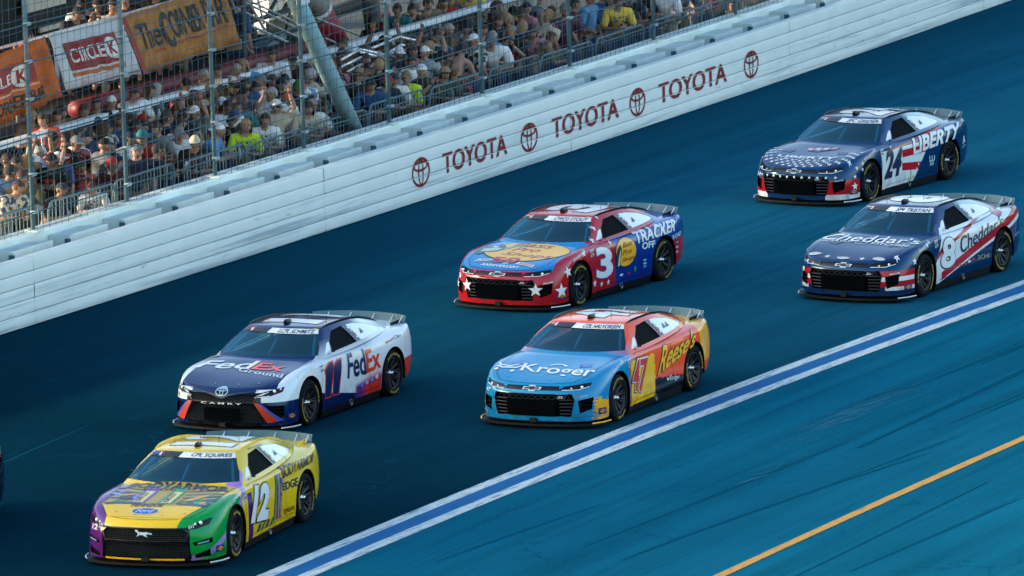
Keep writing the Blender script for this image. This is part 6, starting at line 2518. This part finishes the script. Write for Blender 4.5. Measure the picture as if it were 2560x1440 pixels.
P_(1012, 194, F_, 'neon yellow', 'cap:tan', 'lean', 20, 1)
P_(1022, 155, B_, 'white', 'short_hair:black', 'cross', 50, 1)
P_(1058, 176, F_, 'black', 'backward_cap:white', 'phone', 70, 0)
P_(1084, 152, B_, 'sky blue', 'bandana:white', 'stand', 150, 1)
P_(1098, 180, F_, 'olive', 'long_hair:blonde', 'lean', 30, 0, extras='glasses')
P_(1115, 140, B_, 'tan', 'short_hair:brown', 'stand', 20, 1)
P_(1142, 122, F_, 'none', 'short_hair:black', 'lean', 175, 0)
P_(1187, 103, F_, 'dark grey', 'backward_cap:white', 'point', 150, 1)
P_(1128, 178, F_, 'brown', 'cap:tan', 'lean', 30, 1, extras='bottle')
P_(1240, 92, F_, 'white', 'cap:grey', 'lean', 35, 0, scale=1.3)
P_(1264, 90, B_, 'grey', 'short_hair:grey', 'stand', 40, 0)
P_(1222, 88, B_, 'sky blue', 'short_hair:grey', 'lean', 60, 1)
P_(1292, 78, F_, 'black', 'ponytail:blonde', 'phone', 20, 0, legs='shorts:denim')
P_(1304, 68, B_, 'navy', 'long_hair:blonde', 'phone', 120, 0)
P_(1334, 80, F_, 'pink', 'ponytail:brown', 'lean', 28, 1, 'shorts:red')
P_(1372, 96, F_, 'tan', 'short_hair:brown', 'lean', 110, 1)
P_(1408, 22, F_, 'purple', 'backward_cap:grey', 'point', 55, 2)
P_(1432, 12, B_, 'maroon', 'short_hair:black', 'stand', 100, 2)
P_(1545, 0, F_, 'yellow', 'short_hair:brown', 'lean', 35, 2)
P_(1592, -10, F_, 'navy', 'short_hair:dark', 'lean', 25, 3)
P_(1524, 4, B_, 'sky blue', 'short_hair:grey', 'stand', 60, 0)
P_(1654, -32, F_, 'white', 'cap:navy', 'lean', 20, 1, 'shorts:cream')
P_(1700, -40, F_, 'grey', 'cap:white', 'lean', 40, 1, 'shorts:tan')
P_(1782, -62, F_, 'red', 'cap:navy', 'stand', 30, 1)
P_(1752, -60, F_, 'blue', 'short_hair:brown', 'stand', 60, 1)
P_(1852, -55, F_, 'tan', 'cap:red', 'lean', 50, 1, 'shorts:tan')
# standing behind the front row
P_(300, 296, B_, 'blue', 'short_hair:dark', 'stand', 30, 2)
P_(420, 290, B_, 'blue', 'short_hair:brown', 'cross', 40, 1)
P_(470, 290, B_, 'black', 'cap:black', 'stand', 20, 2)
P_(607, 212, B_, 'blue', 'long_hair:dark', 'stand', 30, 1)
P_(742, 216, B_, 'navy', 'cap:green', 'stand', 30, 2)
P_(840, 215, B_, 'dark grey', 'short_hair:grey', 'stand', 60, 1)
P_(905, 170, B_, 'grey', 'cap:dark grey', 'lean', 80, 1)
P_(955, 165, B_, 'sky blue', 'short_hair:black', 'stand', 40, 1)
P_(1042, 128, B_, 'denim', 'short_hair:dark', 'stand', 100, 2)
P_(1068, 132, B_, 'silver', 'cap:white', 'phone', 160, 1)
P_(1160, 60, B_, 'gold', 'short_hair:dark', 'stand', 60, 1)
P_(1206, 42, B_, 'black', 'cap:black', 'stand', 40, 2)
P_(1232, 20, B_, 'blue', 'short_hair:brown', 'stand', 120, 1)
P_(1262, 38, B_, 'red', 'ponytail:brown', 'stand', 10, 0)
P_(1290, 28, B_, 'black', 'cap:black', 'cross', 20, 1)
P_(1322, -4, B_, 'grey', 'long_hair:grey', 'stand', 160, 0)
P_(1352, 4, B_, 'denim', 'short_hair:dark', 'stand', 170, 1)
P_(1380, 30, B_, 'navy', 'short_hair:brown', 'stand', 70, 1)
P_(1465, -6, B_, 'sky blue', 'cap:navy', 'stand', 90, 1)
P_(1492, -12, B_, 'blue', 'short_hair:brown', 'stand', 60, 1)
P_(1622, -30, B_, 'black', 'cap:black', 'stand', 50, 2)
# leaning on the counter rail of the lower deck
P_(92, 292, D_, 'tan', 'long_hair:blonde', 'lean', 30, 0)
P_(118, 302, D_, 'orange', 'short_hair:brown', 'lean', 15, 0)
P_(140, 282, D_, 'gold', 'short_hair:dark', 'lean', 40, 0)
P_(166, 276, D_, 'olive', 'short_hair:dark', 'lean', 60, 1)
P_(226, 278, D_, 'dark grey', 'short_hair:brown', 'lean', 30, 2)
P_(258, 262, D_, 'black', 'short_hair:black', 'lean', 30, 2)
P_(286, 250, D_, 'black', 'backward_cap:white', 'lean', 40, 1)
P_(345, 232, D_, 'white', 'short_hair:brown', 'lean', 60, 0)
P_(360, 226, D_, 'cream', 'long_hair:dark', 'lean', 100, 1, extras='bottle')
P_(403, 226, D_, 'grey', 'long_hair:grey', 'lean', 130, 0)
P_(470, 205, D_, 'black', 'cap:black', 'lean', 50, 1)
P_(500, 192, D_, 'tan', 'short_hair:grey', 'lean', 60, 0)
P_(540, 172, D_, 'navy', 'short_hair:black', 'lean', 20, 0)
P_(578, 178, D_, 'pink', 'short_hair:grey', 'lean', 50, 0)
P_(622, 162, D_, 'sky blue', 'long_hair:blonde', 'lean', 20, 0)
P_(672, 142, D_, 'white', 'short_hair:dark', 'lean', 15, 1, extras='bottle')
P_(720, 150, D_, 'maroon', 'cap:black', 'lean', 30, 2)
P_(850, 104, D_, 'white', 'ponytail:brown', 'lean', 40, 0)
P_(946, 58, D_, 'black', 'long_hair:dark', 'lean', 20, 1, extras='glasses')
P_(955, 40, K_, 'red', 'bandana:orange', 'stand', 30, 1)
P_(993, 26, D_, 'teal', 'short_hair:black', 'lean', 10, 2)
P_(1022, 20, D_, 'brown', 'short_hair:black', 'lean', 15, 0)
P_(1044, 12, D_, 'blue', 'backward_cap:silver', 'lean', 70, 1)
P_(1072, 8, D_, 'tan', 'short_hair:brown', 'lean', 40, 0)
P_(1108, 0, D_, 'red', 'short_hair:dark', 'lean', 30, 1)
P_(1140, -12, D_, 'gold', 'short_hair:brown', 'lean', 30, 1)
P_(1172, -20, D_, 'yellow', 'cap:navy', 'lean', 30, 1)
# up on the bar deck
P_(72, 92, U_, 'orange', 'short_hair:dark', 'point', 140, 0)
P_(176, 32, U_, 'navy', 'cap:black', 'lean', 60, 3)
P_(212, 12, U_, 'white', 'cap:navy', 'lean', 40, 3)
P_(246, 10, U_, 'black', 'cap:black', 'phone', 30, 2)
P_(278, 14, U_, 'white', 'short_hair:brown', 'lean', 30, 1)
P_(330, -4, U_, 'black', 'short_hair:dark', 'lean', 30, 1)
P_(378, -18, U_, 'olive', 'cap:tan', 'lean', 30, 1)
P_(440, -30, U_, 'dark grey', 'short_hair:brown', 'lean', 40, 1)
P_(572, 8, K_, 'blue', 'short_hair:dark', 'stand', 160, 1)
# darker figures filling the gaps
rp = random.Random(21)
for i in range(46):
    px = 10 + i * 30 + rp.uniform(-14, 14)
    P_(px, 371 - .2995 * px + rp.uniform(20, 75), B_, rp.choice(('white', 'sky blue', 'white', 'grey', 'red', 'cream', 'teal', 'black', 'navy', 'tan', 'blue', 'pink')), rp.choice(('short_hair:brown', 'short_hair:dark', 'cap:white', 'long_hair:brown', 'short_hair:dark', 'cap:black', 'short_hair:grey', 'backward_cap:navy', 'ponytail:blonde', 'short_hair:black')), rp.choice(('stand', 'cross', 'point', 'phone', 'up', 'stand', 'lean')), rp.uniform(-20, 170), rp.choice((0, 0, 1, 1, 2)))
shirts = ['black', 'navy', 'dark grey', 'brown', 'denim', 'blue', 'maroon', 'grey', 'black', 'navy', 'white', 'olive']
hats = ['short_hair:dark', 'cap:black', 'cap:navy', 'short_hair:brown', 'cap:white', 'long_hair:brown', 'backward_cap:red', 'short_hair:grey', 'cap:grey', 'ponytail:dark']
for i in range(30):
    px = 20 + i * 44 + rp.uniform(-12, 12)
    P_(px, 371 - .2995 * px + rp.uniform(18, 60), B_, shirts[(i * 5) % 12], hats[(i * 7) % 10], rp.choice(('stand', 'cross', 'lean')), rp.uniform(0, 150), rp.choice((0, 1, 2, 2, 3)))
for lab, lst in USED.items():
    if len(lst) > 1:
        lst.sort(key=lambda t: t[0])
        for i, (px, o) in enumerate(lst):
            if len(lab.split()) > 13:
                lab = lab.replace(' row', '')
            o['label'] = lab + ', %s of %s' % (ORD[i], ('', 'one', 'two', 'three', 'four')[min(4, len(lst))])
